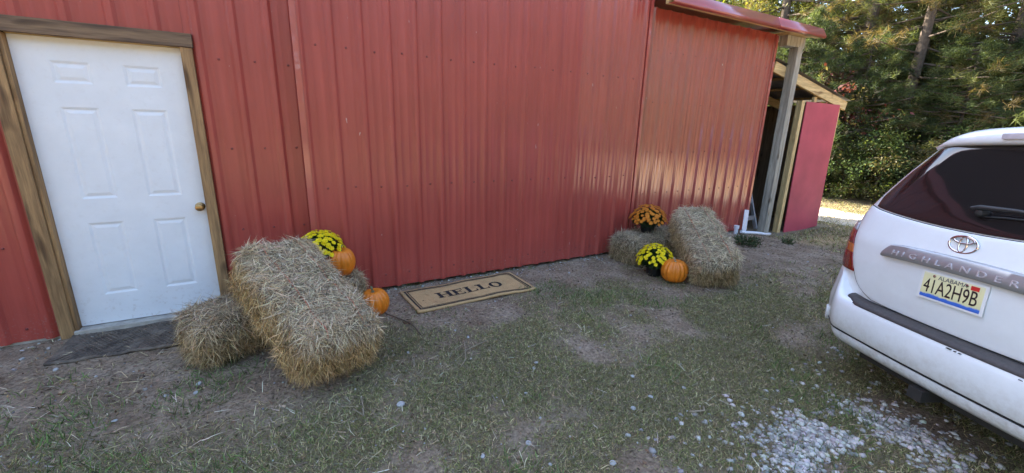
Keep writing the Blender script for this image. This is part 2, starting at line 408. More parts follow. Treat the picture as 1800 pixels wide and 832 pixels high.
# roofs
def slab(name, pts, th, m, parent=barn):
    bm = BM(); t = [Vector(p) for p in pts]; b_ = [p - Vector((0, 0, th)) for p in t]
    bm.poly(t).poly(b_[::-1])
    for i in range(4): j = (i + 1) % 4; bm.poly([t[i], b_[i], b_[j], t[j]])
    bmesh.ops.remove_doubles(bm.b, verts=bm.b.verts[:], dist=1e-5)
    return B(bm, name, m, parent)
slab('roof', [(-5.5, -.18, 5.06), (4.05, -.18, 5.06), (4.05, 5, 6.1), (-5.5, 5, 6.1)], .05, M_REDTRIM)
slab('roof', [(-5.5, 5, 6.10), (4.05, 5, 6.10), (4.05, 10.7, 5.0), (-5.5, 10.7, 5.0)], .05, M_REDTRIM)
slab('roof', [(4.0, -.315, 3.085), (7.22, -.315, 3.085), (7.22, 10.7, 3.5), (4.0, 10.7, 3.5)], .03, M_REDTRIM)
B(BM().box(4.0, 4.05, .13, 10.5, 2.9, 5.1), 'gable_infill', M_REDTRIM)
# curled eave trim of the low wing (two lengths)
for x0, x1 in ((3.985, 6.05), (6.045, 7.215)):
    prof = [(-.310, 3.092), (-.332, 3.084), (-.385, 2.990), (-.393, 2.968), (-.392, 2.955), (-.382, 2.946), (-.330, 2.947), (-.318, 2.958)]
    if x0 > 6: prof = [(y - .003, z - .002) for y, z in prof]
    V = [(x, y, z) for x in (x0, x1) for y, z in prof]; k = len(prof)
    q = [(i, i + 1, k + i + 1, k + i) for i in range(k - 1)]
    o = link('eave_trim', np_mesh('eave_trim', V, quads=q, smooth=True), M_REDTRIM, barn); o.matrix_parent_inverse = barn.matrix_basis.inverted()
    sm = o.modifiers.new('thick', 'SOLIDIFY'); sm.thickness = .004
B(BM().box(4.0, 7.19, -.305, -.265, 2.955, 3.048, .003), 'fascia_board', M_PINEX)
B(BM().box(6.70, 7.19, -.26, .9, 2.985, 3.02), 'soffit_board', M_PINEX)
B(BM().box(6.70, 7.17, -.14, -.02, 2.83, 2.975, .004), 'header_beam', M_GREYWOOD)
B(BM().box(6.955, 7.085, -.17, -.045, -.25, 2.83, .006), 'support_post', M_GREYWOOD)
# white entry door
DX0, DX1, DZ0, DZ1, DY = -1.405, -0.530, 0.055, 2.062, 0.022
door = B(BM(), 'door', M_WHITEDOOR) if False else None
colsx = [(-1.241, -1.044), (-0.876, -0.672)]; rowsz = [(0.280, 0.830), (1.004, 1.630), (1.782, 1.922)]
bm = BM()
xb = [DX0, -1.241, -1.044, -0.876, -0.672, DX1]; zb = [DZ0, .280, .830, 1.004, 1.630, 1.782, 1.922, DZ1]
for i in range(5):
    for j in range(7):
        if i in (1, 3) and j in (1, 3, 5): continue
        bm.poly([(xb[i], DY, zb[j]), (xb[i + 1], DY, zb[j]), (xb[i + 1], DY, zb[j + 1]), (xb[i], DY, zb[j + 1])])
bmesh.ops.remove_doubles(bm.b, verts=bm.b.verts[:], dist=1e-5)
bm.poly([(DX0, DY, DZ0), (DX0, DY + .04, DZ0), (DX0, DY + .04, DZ1), (DX0, DY, DZ1)]).poly([(DX1, DY, DZ0), (DX1, DY + .04, DZ0), (DX1, DY + .04, DZ1), (DX1, DY, DZ1)])
bm.poly([(DX0, DY, DZ0), (DX0, DY + .04, DZ0), (DX1, DY + .04, DZ0), (DX1, DY, DZ0)])
door = B(bm, 'door', M_WHITEDOOR)
for v in door.data.polygons: pass
for cx0, cx1 in colsx:
    for z0, z1 in rowsz:
        bm = BM(); rings = []
        for ins, dy in ((0, 0), (.007, .0022), (.014, .005), (.022, .0052), (.036, .0018), (.042, .0006)):
            rings.append([bm.b.verts.new(p) for p in ((cx0 + ins, DY + dy, z0 + ins), (cx1 - ins, DY + dy, z0 + ins), (cx1 - ins, DY + dy, z1 - ins), (cx0 + ins, DY + dy, z1 - ins))])
        for A_, B_ in zip(rings, rings[1:]):
            for k in range(4): bm.b.faces.new((A_[k], A_[(k + 1) % 4], B_[(k + 1) % 4], B_[k]))
        bm.b.faces.new(rings[-1]); bm.build('door_panel', M_WHITEDOOR, door)
BM().lathe([(.033, -.001), (.033, .004), (.028, .009), (.013, .012), (.012, .030), (.020, .036), (.027, .046), (.028, .056), (.024, .066), (.012, .070), (.009, .0705)], (-.572, DY, .907), 24, 'y').build('door_knob', M_BRASS, door, 40)
bm = BM()
for hz in (): pass
bm.b.free()
B(BM().box(-1.43, -.50, -.055, .10, -.06, .048, .004), 'threshold', M_CONC)
B(BM().box(-1.505, -1.428, -.048, .0, .0, 2.062, .003), 'door_trim', M_TRIMWOOD)
B(BM().box(-1.426, -1.407, -.030, .062, .0, 2.062, .002), 'door_jamb', M_TRIMWOOD)
B(BM().box(-.528, -.458, -.048, .0, .0, 2.064, .003), 'door_trim', M_TRIMWOOD)
B(BM().box(-1.56, -.450, -.055, .0, 2.067, 2.158, .003), 'door_header', M_TRIMWOODX)
B(BM().box(-1.405, -.53, -.0, .06, 2.064, 2.10), 'head_jamb', M_PINEX)
B(BM().box(-1.5, -.45, .075, .10, 0, 2.1), 'door_backing', M_DARK)

# ------------------------------------------------------------------ lean-to shed at the barn's end
shed = thing('lean_to_shed', 'open pine-framed lean-to shed with a crimson plywood front panel', 'shed', (8, 0, -.12))
def S(bmo, name, m, parent=shed, smooth=None):
    o = bmo.build(name, m, parent, smooth); o.matrix_parent_inverse = shed.matrix_basis.inverted() if parent is shed else Matrix(); return o
def rz(x): return 2.60 - (x - 6.61) * 0.197
S(BM().bar((6.67, -.02, rz(6.67) - .04), (9.04, -.02, rz(9.04) - .04), .045, .15, .003), 'beam', M_PINEX)
for y in (1.0, 2.0, 3.0): S(BM().bar((6.67, y, rz(6.67) - .06), (9.0, y, rz(9.0) - .06), .04, .14, .003), 'rafter', M_PINEX)
for x in (6.9, 7.5, 8.1, 8.75): S(BM().bar((x, .01, rz(x) + .035), (x, 3.25, rz(x) + .035), .088, .038, .002), 'purlin', M_PINEY)
for k in range(4):
    y0 = -.08 + k * .84
    bm = BM(); N = 16
    for i in range(N):
        ya, yb = y0 + i * .85 / N, y0 + (i + 1) * .85 / N; za, zb_ = .008 * (i % 2), .008 * ((i + 1) % 2)
        bm.poly([(6.66, ya, rz(6.66) + .062 + za + .004 * (k % 2)), (9.1, ya, rz(9.1) + .062 + za + .004 * (k % 2)), (9.1, yb, rz(9.1) + .062 + zb_ + .004 * (k % 2)), (6.66, yb, rz(6.66) + .062 + zb_ + .004 * (k % 2))])
    S(bm, 'roof_sheet', M_GALV)
S(BM().box(8.86, 8.955, .0, .09, -.3, rz(8.9) - .12, .004), 'corner_post', M_PINE)
S(BM().box(7.585, 7.67, -.045, .045, -.28, 2.11, .003), 'stud', M_PINE)
S(BM().box(8.02, 8.11, -.0, .04, 2.0, rz(8.1) - .115, .003), 'stud', M_PINE)
# crimson panel, slightly warped
pv = []; nu, nv = 9, 13
for i in range(nu):
    for j in range(nv):
        u, v = i / (nu - 1), j / (nv - 1)
        x = 7.70 + u * (1.085 + .015 * (1 - v)) + .045 * (1 - v); z = -.14 + .035 * u + v * (2.235 - .04 * u)
        pv.append((x, -.052 - .018 * math.sin(u * 3.1) * (1 - v) - .012 * (1 - v) ** 2, z))
I = np.arange(nu * nv).reshape(nu, nv); q = np.stack([I[:-1, :-1], I[1:, :-1], I[1:, 1:], I[:-1, 1:]], -1).reshape(-1, 4)
o = link('front_panel', np_mesh('front_panel', pv, quads=q, smooth=True), M_CRIMSON, shed); o.matrix_parent_inverse = shed.matrix_basis.inverted()
md_ = o.modifiers.new('thick', 'SOLIDIFY'); md_.thickness = .014; md_.offset = 0
md_ = o.modifiers.new('es', 'EDGE_SPLIT')
M_SHADEPLY = wood('shade_toned_plywood', (.17, .12, .075), (.34, .245, .15), 2)  # plywood toned darker, so the shed's interior shade is in the colour
S(BM().box(8.96, 8.98, .1, 3.3, -.2, rz(8.98) - .02), 'side_wall', M_SHADEPLY)
S(BM().box(6.66, 8.98, 3.3, 3.33, -.2, 2.55), 'back_wall', M_SHADEPLY)
S(BM().box(6.66, 7.9, 2.6, 3.28, 1.30, 1.33).box(6.66, 7.9, 2.6, 3.28, .75, .78), 'shelf', M_PLY)
S(BM().box(8.80, 8.84, -.03, .01, -.22, .18), 'white_brace', M_PVC)

# ------------------------------------------------------------------ hay bales
def strips(P0, D, L, W, colr, bend=0.25, up=None):
    """bent tapering blades -> verts, quads, tris, colours"""
    N = len(P0)
    D = D / np.linalg.norm(D, axis=1, keepdims=True)
    r = rng.normal(size=(N, 3)); Sd = np.cross(D, r); Sd /= np.linalg.norm(Sd, axis=1, keepdims=True) + 1e-9
    if up is not None:
        Sd = np.cross(D, np.tile(up, (N, 1)) + r * 0.5); Sd /= np.linalg.norm(Sd, axis=1, keepdims=True) + 1e-9
    Bn = np.cross(D, Sd) * (rng.normal(size=(N, 1)) * bend)
    L = L[:, None]; W = W[:, None]
    P1 = P0 + D * L * 0.5 + Bn * L * 0.5; P2 = P0 + D * L + Bn * L * 0.2 - np.array([0, 0, 1]) * 0
    V = np.stack([P0 - Sd * W / 2, P0 + Sd * W / 2, P1 - Sd * W * .42, P1 + Sd * W * .42, P2], 1).reshape(-1, 3)
    k = np.arange(N)[:, None] * 5
    return V, k + np.array([[0, 1, 3, 2]]), k + np.array([[2, 3, 4]]), np.repeat(colr, 5, 0)
M_TWINE = plain('orange_twine', (0.55, 0.17, 0.09), 0.8)
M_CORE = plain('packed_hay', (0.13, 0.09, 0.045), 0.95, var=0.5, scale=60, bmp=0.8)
def hay_bale(label, c, yaw, tilt, roll, L, W, T, n, topc, sidec, twine=True, shag=1.0, seed=1, group=None):
    root = thing('hay_bale', label, 'hay bale', c)
    root.rotation_mode = 'XYZ'
    l = Vector((math.cos(yaw) * math.cos(tilt), math.sin(yaw) * math.cos(tilt), math.sin(tilt))); wv = Vector((math.sin(yaw), -math.cos(yaw), 0)); t = wv.cross(l)
    wv, t = wv * math.cos(roll) + t * math.sin(roll), t * math.cos(roll) - wv * math.sin(roll)
    R3 = Matrix((l, -wv, t)).transposed(); root.rotation_euler = R3.to_euler()
    h = np.array([L, W, T]) / 2 - 0.015
    r = 0.115
    def surf(p):      # push a box point on to the rounded lumpy bale skin
        q = np.clip(p, -(h - r), h - r); d = p - q; dn = np.linalg.norm(d, axis=-1, keepdims=True) + 1e-9; nrm = d / dn
        lump = 0.065 * (fbm(p[..., 0] * 6 + seed * 3.1 + p[..., 2] * 3, p[..., 1] * 6 + p[..., 2] * 5, seed) - 0.5)[..., None] + 0.02 * (vnoise(p[..., 0] * 13 + seed, p[..., 2] * 2 + p[..., 1] * 2, seed + 4) - .5)[..., None]
        return q + nrm * (r + lump), nrm
    # core
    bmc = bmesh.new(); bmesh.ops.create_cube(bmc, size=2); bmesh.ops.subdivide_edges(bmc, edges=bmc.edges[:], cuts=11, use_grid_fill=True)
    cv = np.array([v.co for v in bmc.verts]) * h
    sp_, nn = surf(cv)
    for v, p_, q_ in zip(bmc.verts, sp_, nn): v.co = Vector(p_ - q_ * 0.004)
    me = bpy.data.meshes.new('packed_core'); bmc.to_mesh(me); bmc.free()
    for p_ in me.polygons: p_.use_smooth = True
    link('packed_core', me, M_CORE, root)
    # straws
    g = np.random.default_rng(seed)
    areas = np.array([W * T, W * T, L * T, L * T, L * W, L * W * 0.3]); fc = g.choice(6, n, p=areas / areas.sum())
    u = g.uniform(-1, 1, (n, 3)) * h
    ax = np.array([0, 0, 1, 1, 2, 2])[fc]; sg = np.array([-1, 1, -1, 1, 1, -1])[fc]
    u[np.arange(n), ax] = sg * h[ax]
    p_, nrm = surf(u)
    tang = g.normal(size=(n, 3)); tang -= nrm * (tang * nrm).sum(1, keepdims=True)
    # on the faces straw tends to run across the bale; ends hang down
    side = (ax != 2)
    tang[~side] *= np.array([1.0, 1.15, 1])
    tang[side] += np.array(R3.inverted() @ Vector((0, 0, -1))) * 1.5 * g.uniform(0, 1.7, (side.sum(), 1))
    tang /= np.linalg.norm(tang, axis=1, keepdims=True)
    out = np.where(g.random(n) < 0.10, g.uniform(.35, 1.0, n), g.uniform(0.0, .22, n)) * shag
    D = tang + nrm * out[:, None]
    Ls = g.uniform(.035, .115, n) * (0.8 + 0.25 * shag); Ws = g.uniform(.0020, .0046, n)
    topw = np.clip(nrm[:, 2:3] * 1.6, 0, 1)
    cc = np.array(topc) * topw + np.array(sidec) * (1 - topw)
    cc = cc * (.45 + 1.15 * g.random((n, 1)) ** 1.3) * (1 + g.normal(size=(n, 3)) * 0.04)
    dk = g.random(n) < .16; cc[dk] *= .35
    V, q, tr, cl = strips(p_ + nrm * g.uniform(-.006, .008, (n, 1)), D, Ls, Ws, np.clip(cc, 0.01, .9))
    so_ = link('straw', np_mesh('straw', V, quads=q, tris=tr, colors=cl), M_STRAW, root); so_['kind'] = 'stuff'
    if twine:
        for wy_ in (-.24 * W, .22 * W):
            pts = []
            for a_ in np.linspace(-1, 1, 25):
                pp, nq = surf(np.array([[a_ * h[0], wy_, h[2]]])); pts.append(tuple(pp[0] + nq[0] * .007))
            BM().tube(pts, .0042, 5).build('twine', M_TWINE, root)
    return root
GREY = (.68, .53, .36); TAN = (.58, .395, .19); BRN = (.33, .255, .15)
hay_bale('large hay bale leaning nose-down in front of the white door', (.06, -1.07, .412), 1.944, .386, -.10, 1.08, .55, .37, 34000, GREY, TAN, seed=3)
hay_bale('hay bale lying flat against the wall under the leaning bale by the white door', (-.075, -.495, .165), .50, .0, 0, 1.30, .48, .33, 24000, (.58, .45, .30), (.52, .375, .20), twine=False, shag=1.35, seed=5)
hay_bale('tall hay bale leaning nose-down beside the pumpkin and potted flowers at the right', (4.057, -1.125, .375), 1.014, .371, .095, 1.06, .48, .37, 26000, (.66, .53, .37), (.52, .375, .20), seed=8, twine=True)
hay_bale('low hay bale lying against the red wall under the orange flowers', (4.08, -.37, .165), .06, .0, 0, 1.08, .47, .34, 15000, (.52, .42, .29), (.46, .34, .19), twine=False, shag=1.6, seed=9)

# ------------------------------------------------------------------ pumpkins
def pumpkin_mat(name, c):
    m, n, b = new_mat(name); P = coords(n); f = noise(n, P, 9, 5, .6); f2 = noise(n, P, 60, 2, .5)
    r = ramp(n, f, [(.3, tuple(x * .8 for x in c)), (.7, tuple(x * 1.12 for x in c))]); n.links.new(r.outputs[0], b.inputs['Base Color'])
    b.inputs['Roughness'].default_value = .42; bump(n, b, f2, .12, .004); return m
M_PUMP = pumpkin_mat('pumpkin_skin', (.74, .205, .012)); M_STEM = plain('pumpkin_stem', (.16, .15, .07), .85, bmp=.5)
M_STEMTAN = plain('dry_stem', (.42, .36, .24), .85, bmp=.5)
def pumpkin(label, c, r, hgt, ribs, seed, stem, lean=0.0, rot=0.0):
    root = thing('pumpkin', label, 'pumpkin', c, 'pumpkins set out by the hay bales'); root.rotation_euler = (lean, 0, rot)
    g = np.random.default_rng(seed); nu, nv = ribs * 6, 22
    amp = g.uniform(.7, 1.3, ribs); V = []
    for j in range(nv):
        ph = -math.pi / 2 + math.pi * j / (nv - 1)
        for i in range(nu):
            th = 2 * math.pi * i / nu; k = (i // 6) % ribs
            gr = abs(math.cos(th * ribs / 2)) ; rib = 1 - .085 * amp[k] * (gr ** 5)
            cr = max(0.0, math.cos(ph)) ** .78
            R_ = r * cr * rib * (1 + .02 * math.sin(th + seed) + .015 * math.sin(3 * th))
            z = hgt / 2 * math.sin(ph) * (1 - .0 * gr)
            z -= hgt * .14 * math.exp(-(R_ / (r * .34)) ** 2) * (1 if ph > 0 else -.8)
            V.append((R_ * math.cos(th), R_ * math.sin(th), hgt / 2 + z))
    q = [(j * nu + i, j * nu + (i + 1) % nu, (j + 1) * nu + (i + 1) % nu, (j + 1) * nu + i) for j in range(nv - 1) for i in range(nu)]
    link('body', np_mesh('pumpkin_body', V, quads=q, smooth=True), M_PUMP, root)
    top = hgt * .86; pts = [(0, 0, top - .02), (.002, 0, top + .012), (.008, .004, top + .032), (.02, .008, top + .052)]
    BM().tube(pts, [.021, .013, .010, .011], 7).build('stem', stem, root, 50)
    return root
pumpkin('pumpkin sitting up on the flat bale behind the large leaning bale', (.375, -.37, .315), .118, .245, 15, 2, M_STEM, .05, .4)
pumpkin('pumpkin on the ground between the left hay bales and the doormat', (.605, -.60, .0), .118, .235, 14, 4, M_STEM, -.1, 1.4)
pumpkin('pumpkin on the ground in front of the potted yellow flowers on the right', (3.60, -1.16, .0), .140, .255, 16, 6, M_STEMTAN, .04, 2.4)

# ------------------------------------------------------------------ potted chrysanthemums
def blossom_mesh(name, c1, c2, seed):
    g = np.random.default_rng(seed); V = []; T = []; C = []
    for ring, (n_, L, tilt) in enumerate(((11, 1.0, .25), (9, .78, .65), (6, .5, 1.05))):
        for k in range(n_):
            an = 2 * math.pi * (k + ring * .5) / n_ + g.uniform(-.1, .1); d = np.array([math.cos(an), math.sin(an), 0]); s = np.array([-d[1], d[0], 0])
            dd = d * math.cos(tilt) + np.array([0, 0, 1]) * math.sin(tilt); L_ = L * g.uniform(.85, 1.1); i = len(V)
            V += [np.zeros(3) + [0, 0, .05 * ring], dd * L_ * .6 + s * .22, dd * L_ * .6 - s * .22, dd * L_ - [0, 0, .08]]
            T += [(i, i + 2, i + 1), (i + 1, i + 2, i + 3)]
            cc = np.array(c1) * (1 - ring * .33) + np.array(c2) * ring * .33; cc = cc * g.uniform(.85, 1.1); C += [cc] * 4
    return np_mesh(name, np.array(V), tris=T, colors=np.clip(np.array(C), 0, 1))
def mum(label, c, rad, hgt, potr, poth, c1, c2, nfl, seed, base_g):
    root = thing('potted_chrysanthemum', label, 'potted plant', c, 'potted chrysanthemums'); g = np.random.default_rng(seed)
    BM().lathe([(potr * .74, 0), (potr * .76, .004), (potr * .95, poth * .86), (potr * 1.06, poth * .87), (potr * 1.08, poth), (potr * .99, poth), (potr * .93, poth * .9), (.01, poth * .88)], (0, 0, 0), 24).build('pot', M_BLACKPL, root, 40)
    zc = poth * .92
    # leaves fill the dome
    N = 2600; d = g.normal(size=(N, 3)); d[:, 2] = np.abs(d[:, 2]) * 1.0 - .15; d /= np.linalg.norm(d, axis=1, keepdims=True)
    rr = g.uniform(.35, .97, N) ** .6
    P0 = d * np.array([rad, rad, hgt]) * rr[:, None] * .84 + [0, 0, zc]
    cl = np.array(base_g) * g.uniform(.4, 1.5, (N, 1)) * (1 + .1 * g.normal(size=(N, 3)))
    V, q, t, cc = strips(P0, d + g.normal(size=(N, 3)) * .7, g.uniform(.02, .042, N), g.uniform(.009, .017, N), np.clip(cl, .004, 1))
    f = link('foliage', np_mesh('mum_leaves', V, quads=q, tris=t, colors=cc), M_LEAF, root); f['kind'] = 'stuff'
    bm = BM()
    for k in range(14):
        an = k * 2.4; e_ = (rad * .7 * math.cos(an), rad * .7 * math.sin(an), zc + hgt * .55); bm.tube([(.01 * math.cos(an), .01 * math.sin(an), zc - .02), (e_[0] * .4, e_[1] * .4, zc + hgt * .3), e_], .0025, 4)
    bm.build('stems', M_STEM, root)['kind'] = 'stuff'
    meshes = [blossom_mesh('blossom', c1, c2, seed * 10 + k) for k in range(3)]
    for me in meshes: me.materials.append(M_PETAL)
    for k in range(nfl):
        zz = 1 - (k + .5) / nfl * .98; zz = max(zz, .02); an = k * 2.39996 + g.uniform(-.25, .25); rxy = math.sqrt(1 - zz * zz)
        if zz < .16 and g.random() < .5: continue
        dv = Vector((rxy * math.cos(an), rxy * math.sin(an), zz)); s = g.uniform(.96, 1.07)
        o = bpy.data.objects.new('blossom', meshes[k % 3]); col.objects.link(o); o.parent = root
        o.location = (dv.x * rad * s, dv.y * rad * s, zc + dv.z * hgt * s)
        nv_ = Vector((dv.x / rad, dv.y / rad, dv.z / hgt + 2)).normalized()
        o.rotation_euler = nv_.to_track_quat('Z', 'Y').to_euler(); sc = g.uniform(.022, .032); o.scale = (sc,) * 3
YEL, YEL2 = (.93, .80, .02), (.95, .70, .01); ORG, ORG2 = (.74, .27, .03), (.80, .38, .05)
mum('yellow chrysanthemum behind the large leaning bale, beside a pumpkin', (.24, -.28, .395), .18, .17, .09, .13, YEL, YEL2, 120, 3, (.035, .065, .02))
mum('orange chrysanthemum in a black pot on the low hay bale', (3.99, -.37, .325), .215, .20, .10, .155, ORG, ORG2, 185, 4, (.035, .07, .025))
mum('yellow chrysanthemum in a black pot on the ground beside a pumpkin', (3.58, -.90, .0), .195, .20, .10, .155, YEL, YEL2, 130, 5, (.035, .07, .025))

# ------------------------------------------------------------------ doormats
m, n, b = new_mat('coir'); P = coords(n); f = noise(n, P, 220, 3, .7); f2 = noise(n, P, 7, 4, .6)
r = ramp(n, f, [(.25, (.34, .20, .08)), (.7, (.70, .45, .21))]); r2 = ramp(n, f2, [(.3, (.82, .82, .82)), (.7, (1.08, 1.06, 1.03))])
n.links.new(mixc(n, 1, r.outputs[0], r2.outputs[0], 'MULTIPLY'), b.inputs['Base Color']); b.inputs['Roughness'].default_value = .95; bump(n, b, f, .8, .006); M_COIR = m
M_PRINT = plain('black_flocked_print', (.016, .015, .015), .95, var=.4, scale=150)
MC = Vector((1.518, -.468, 0)); MYAW = .055; ML, MW = 1.235, .52
mat_root = thing('doormat', 'long tan coir doormat with black HELLO lettering and a double border', 'doormat', MC, rotz=MYAW)
def mz(x, y): return .022 + .006 * math.sin(x * 7.5 + .8) * (1 - .4 * min(1, max(0, y * 8 + .5))) + .003 * math.sin(x * 13 + y * 6) + float(gh(MC.x + x, MC.y + y)) * .5
nu, nv = 50, 22; V = []
for lay in (0, 1):
    for i in range(nu):
        for j in range(nv):
            x = (i / (nu - 1) - .5) * ML; y = (j / (nv - 1) - .5) * MW
            jit = .004 * (vnoise(i * .9, j * .9, 4) - .5) * (i in (0, nu - 1) or j in (0, nv - 1))
            V.append((x + jit, y + jit * 1.5, mz(x, y) - lay * .016))
I = np.arange(nu * nv).reshape(nu, nv); tq = np.stack([I[:-1, :-1], I[1:, :-1], I[1:, 1:], I[:-1, 1:]], -1).reshape(-1, 4)
per = list(I[:, 0]) + list(I[-1, 1:]) + list(I[-2::-1, -1]) + list(I[0, -2:0:-1])
sq = [(per[k], per[k] + nu * nv, per[(k + 1) % len(per)] + nu * nv, per[(k + 1) % len(per)]) for k in range(len(per))]
link('mat', np_mesh('mat', V, quads=np.concatenate([tq, tq[:, ::-1] + nu * nv, np.array(sq)])), M_COIR, mat_root)
def print_quads(name, quads_, z=.0025):
    """flat print laid on the wavy mat: each quad (4 xy) finely divided"""
    VV = []; QQ = []
    for qd in quads_:
        qd = [Vector((*p_, 0)) for p_ in qd]; nn = max(2, int(max((qd[1] - qd[0]).length, (qd[2] - qd[3]).length) / .03) + 1); mm = max(2, int(max((qd[3] - qd[0]).length, (qd[2] - qd[1]).length) / .03) + 1); s0 = len(VV)
        for i in range(nn):
            for j in range(mm):
                u, v = i / (nn - 1), j / (mm - 1); p_ = (qd[0] * (1 - u) + qd[1] * u) * (1 - v) + (qd[3] * (1 - u) + qd[2] * u) * v
                VV.append((p_.x, p_.y, mz(p_.x, p_.y) + z))
        for i in range(nn - 1):
            for j in range(mm - 1): a_ = s0 + i * mm + j; QQ.append((a_, a_ + mm, a_ + mm + 1, a_ + 1))
    return link(name, np_mesh(name, VV, quads=QQ), M_PRINT, mat_root)
def rect(x0, x1, y0, y1): return [(x0, y0), (x1, y0), (x1, y1), (x0, y1)]
def frame_q(ix, iy, t): 
    X, Y = ML / 2 - ix, MW / 2 - iy
    return [rect(-X, X, -Y, -Y + t), rect(-X, X, Y - t, Y), rect(-X, -X + t, -Y + t, Y - t), rect(X - t, X, -Y + t, Y - t)]
print_quads('border_line', frame_q(.030, .030, .016)); print_quads('border_line', frame_q(.056, .054, .008))
def serif_letter(ch, x, y, h):
    st, th, se = .034, .013, .018; q = []; w_ = {'H': .125, 'E': .105, 'L': .10, 'O': .135}[ch]
    def stem(xx): q.extend([rect(x + xx, x + xx + st, y, y + h), rect(x + xx - se, x + xx, y, y + th), rect(x + xx + st, x + xx + st + se * .7, y, y + th), rect(x + xx - se, x + xx, y + h - th, y + h), rect(x + xx + st, x + xx + st + se * .7, y + h - th, y + h)])
    if ch == 'H':
        stem(0); stem(w_ - st); q.append(rect(x + st, x + w_ - st, y + h * .5 - th / 2, y + h * .5 + th / 2))
    elif ch in 'EL':
        stem(0); e0 = x + st + se * .7; q.append(rect(e0, x + w_ - .012, y, y + th)); q.append(rect(x + w_ - .012, x + w_, y, y + .042))
        if ch == 'E': q += [rect(e0, x + w_ - .014, y + h - th, y + h), rect(x + w_ - .014, x + w_ - .004, y + h - .038, y + h), rect(x + st, x + w_ - .035, y + h * .52, y + h * .52 + th), rect(x + w_ - .035, x + w_ - .027, y + h * .52 - .016, y + h * .52 + .026)]
    else:
        cx_, cy_ = x + w_ / 2 - .01, y + h / 2; N = 22
        for k in range(N):
            a0, a1 = 2 * math.pi * k / N, 2 * math.pi * (k + 1) / N
            o_ = lambda a_: (cx_ + w_ / 2 * math.cos(a_), cy_ + (h / 2 + .003) * math.sin(a_)); i_ = lambda a_: (cx_ + (w_ / 2 - st) * math.cos(a_), cy_ + (h / 2 - th) * math.sin(a_))
            q.append([i_(a0), o_(a0), o_(a1), i_(a1)])
    return q, w_
xx = -.325
for ch in 'HELLO':
    q, w_ = serif_letter(ch, xx, -.068, .135); print_quads('letter', q, .003); xx += w_ + .032
# rubber mat by the door
m, n, b = new_mat('dark_rubber'); P = coords(n); f = noise(n, P, 12, 5, .6)
r = ramp(n, f, [(.35, (.070, .052, .040)), (.7, (.19, .145, .105))]); n.links.new(r.outputs[0], b.inputs['Base Color']); b.inputs['Roughness'].default_value = .85
chk = node(n, 'ShaderNodeTexVoronoi', Scale=42.0); n.links.new(P, chk.inputs['Vector']); bump(n, b, chk.outputs['Distance'], .9, .01)
RM = thing('rubber_mat', 'dirty dark rubber mat on the ground at the white door', 'doormat', (-1.04, -.265, 0), rotz=-.05)
V = []; nu, nv = 24, 16
for lay in (0, 1):
    for i in range(nu):
        for j in range(nv):
            x = (i / (nu - 1) - .5) * .82; y = (j / (nv - 1) - .5) * .43
            V.append((x, y, .018 - lay * .014 + float(gh(-1.04 + x, -.265 + y)) + .004 * math.sin(x * 9)))
I = np.arange(nu * nv).reshape(nu, nv); tq = np.stack([I[:-1, :-1], I[1:, :-1], I[1:, 1:], I[:-1, 1:]], -1).reshape(-1, 4)
per = list(I[:, 0]) + list(I[-1, 1:]) + list(I[-2::-1, -1]) + list(I[0, -2:0:-1])
sq = [(per[k], per[k] + nu * nv, per[(k + 1) % len(per)] + nu * nv, per[(k + 1) % len(per)]) for k in range(len(per))]
link('mat', np_mesh('rubber', V, quads=np.concatenate([tq, tq[:, ::-1] + nu * nv, np.array(sq)])), m, RM)
bm = BM()     # raised tread ribs
for k in range(-13, 14):
    for s_ in (-1, 1):
        pts = []
        for y in (-.19, 0, .19):
            x = k * .032 + s_ * y * .8
            if abs(x) < .395: pts.append((x, y, .021 + float(gh(-1.04 + x, -.265 + y)) + .004 * math.sin(x * 9)))
        for p_, q_ in zip(pts, pts[1:]): bm.bar(p_, q_, .006, .003)
bm.build('tread', m, RM)['kind'] = 'stuff'

# ------------------------------------------------------------------ SUV (car frame: x right, y forward, z up, origin under the rear bumper)
CO = Vector((3.012, -3.340, -.118)); ca_, cr_ = math.radians(-115), math.radians(2.2)
wx = Vector((math.cos(ca_), math.sin(ca_), 0)); fy = Vector((-math.sin(ca_), math.cos(ca_), 0)); uz = Vector((0, 0, 1))
wx2 = wx * math.cos(cr_) + uz * math.sin(cr_); uz2 = uz * math.cos(cr_) - wx * math.sin(cr_)
suv = thing('parked_suv', 'white SUV parked on the gravel with its tailgate toward the barn', 'SUV', CO)
suv.rotation_euler = Matrix((wx2, fy, uz2)).transposed().to_euler()
m, n, b = new_mat('white_car_paint'); P = coords(n); f = noise(n, P, 4, 5, .6)
r = ramp(n, f, [(.3, (.76, .78, .80)), (.7, (.80, .82, .84))]); sz_ = n.nodes.new('ShaderNodeSeparateXYZ'); n.links.new(P, sz_.inputs[0]); rz_ = ramp(n, sz_.outputs[2], [(.34, (.75, .75, .75)), (.62, (.06, .06, .06))]); f2 = noise(n, P, 22, 5, .7); rs_ = ramp(n, f2, [(.42, (.1, .1, .1)), (.70, (.8, .8, .8))])
n.links.new(mixc(n, mixc(n, 1, rz_.outputs[0], rs_.outputs[0], 'MULTIPLY'), r.outputs[0], (.34, .27, .20)), b.inputs['Base Color'])
b.inputs['Roughness'].default_value = .32; b.inputs['Coat Weight'].default_value = .8; b.inputs['Coat Roughness'].default_value = .06; M_CAR = m
M_GLASS = plain('tinted_glass', (.014, .011, .011), .05, var=.02, spec=.7); M_RUB = plain('black_trim', (.018, .018, .019), .55)
M_PAD = plain('step_pad', (.06, .053, .052), .6, var=.2, scale=60, bmp=.2); M_CHROME = plain('chrome', (.78, .76, .77), .12, 1.0, var=.02)
M_LETTER = plain('bright_letter', (.66, .65, .68), .3, .5, var=.02)  # sky reflection of the chrome letters put into a pale silver base
M_GARN = plain('satin_garnish', (.40, .40, .41), .34, .6, var=.03)
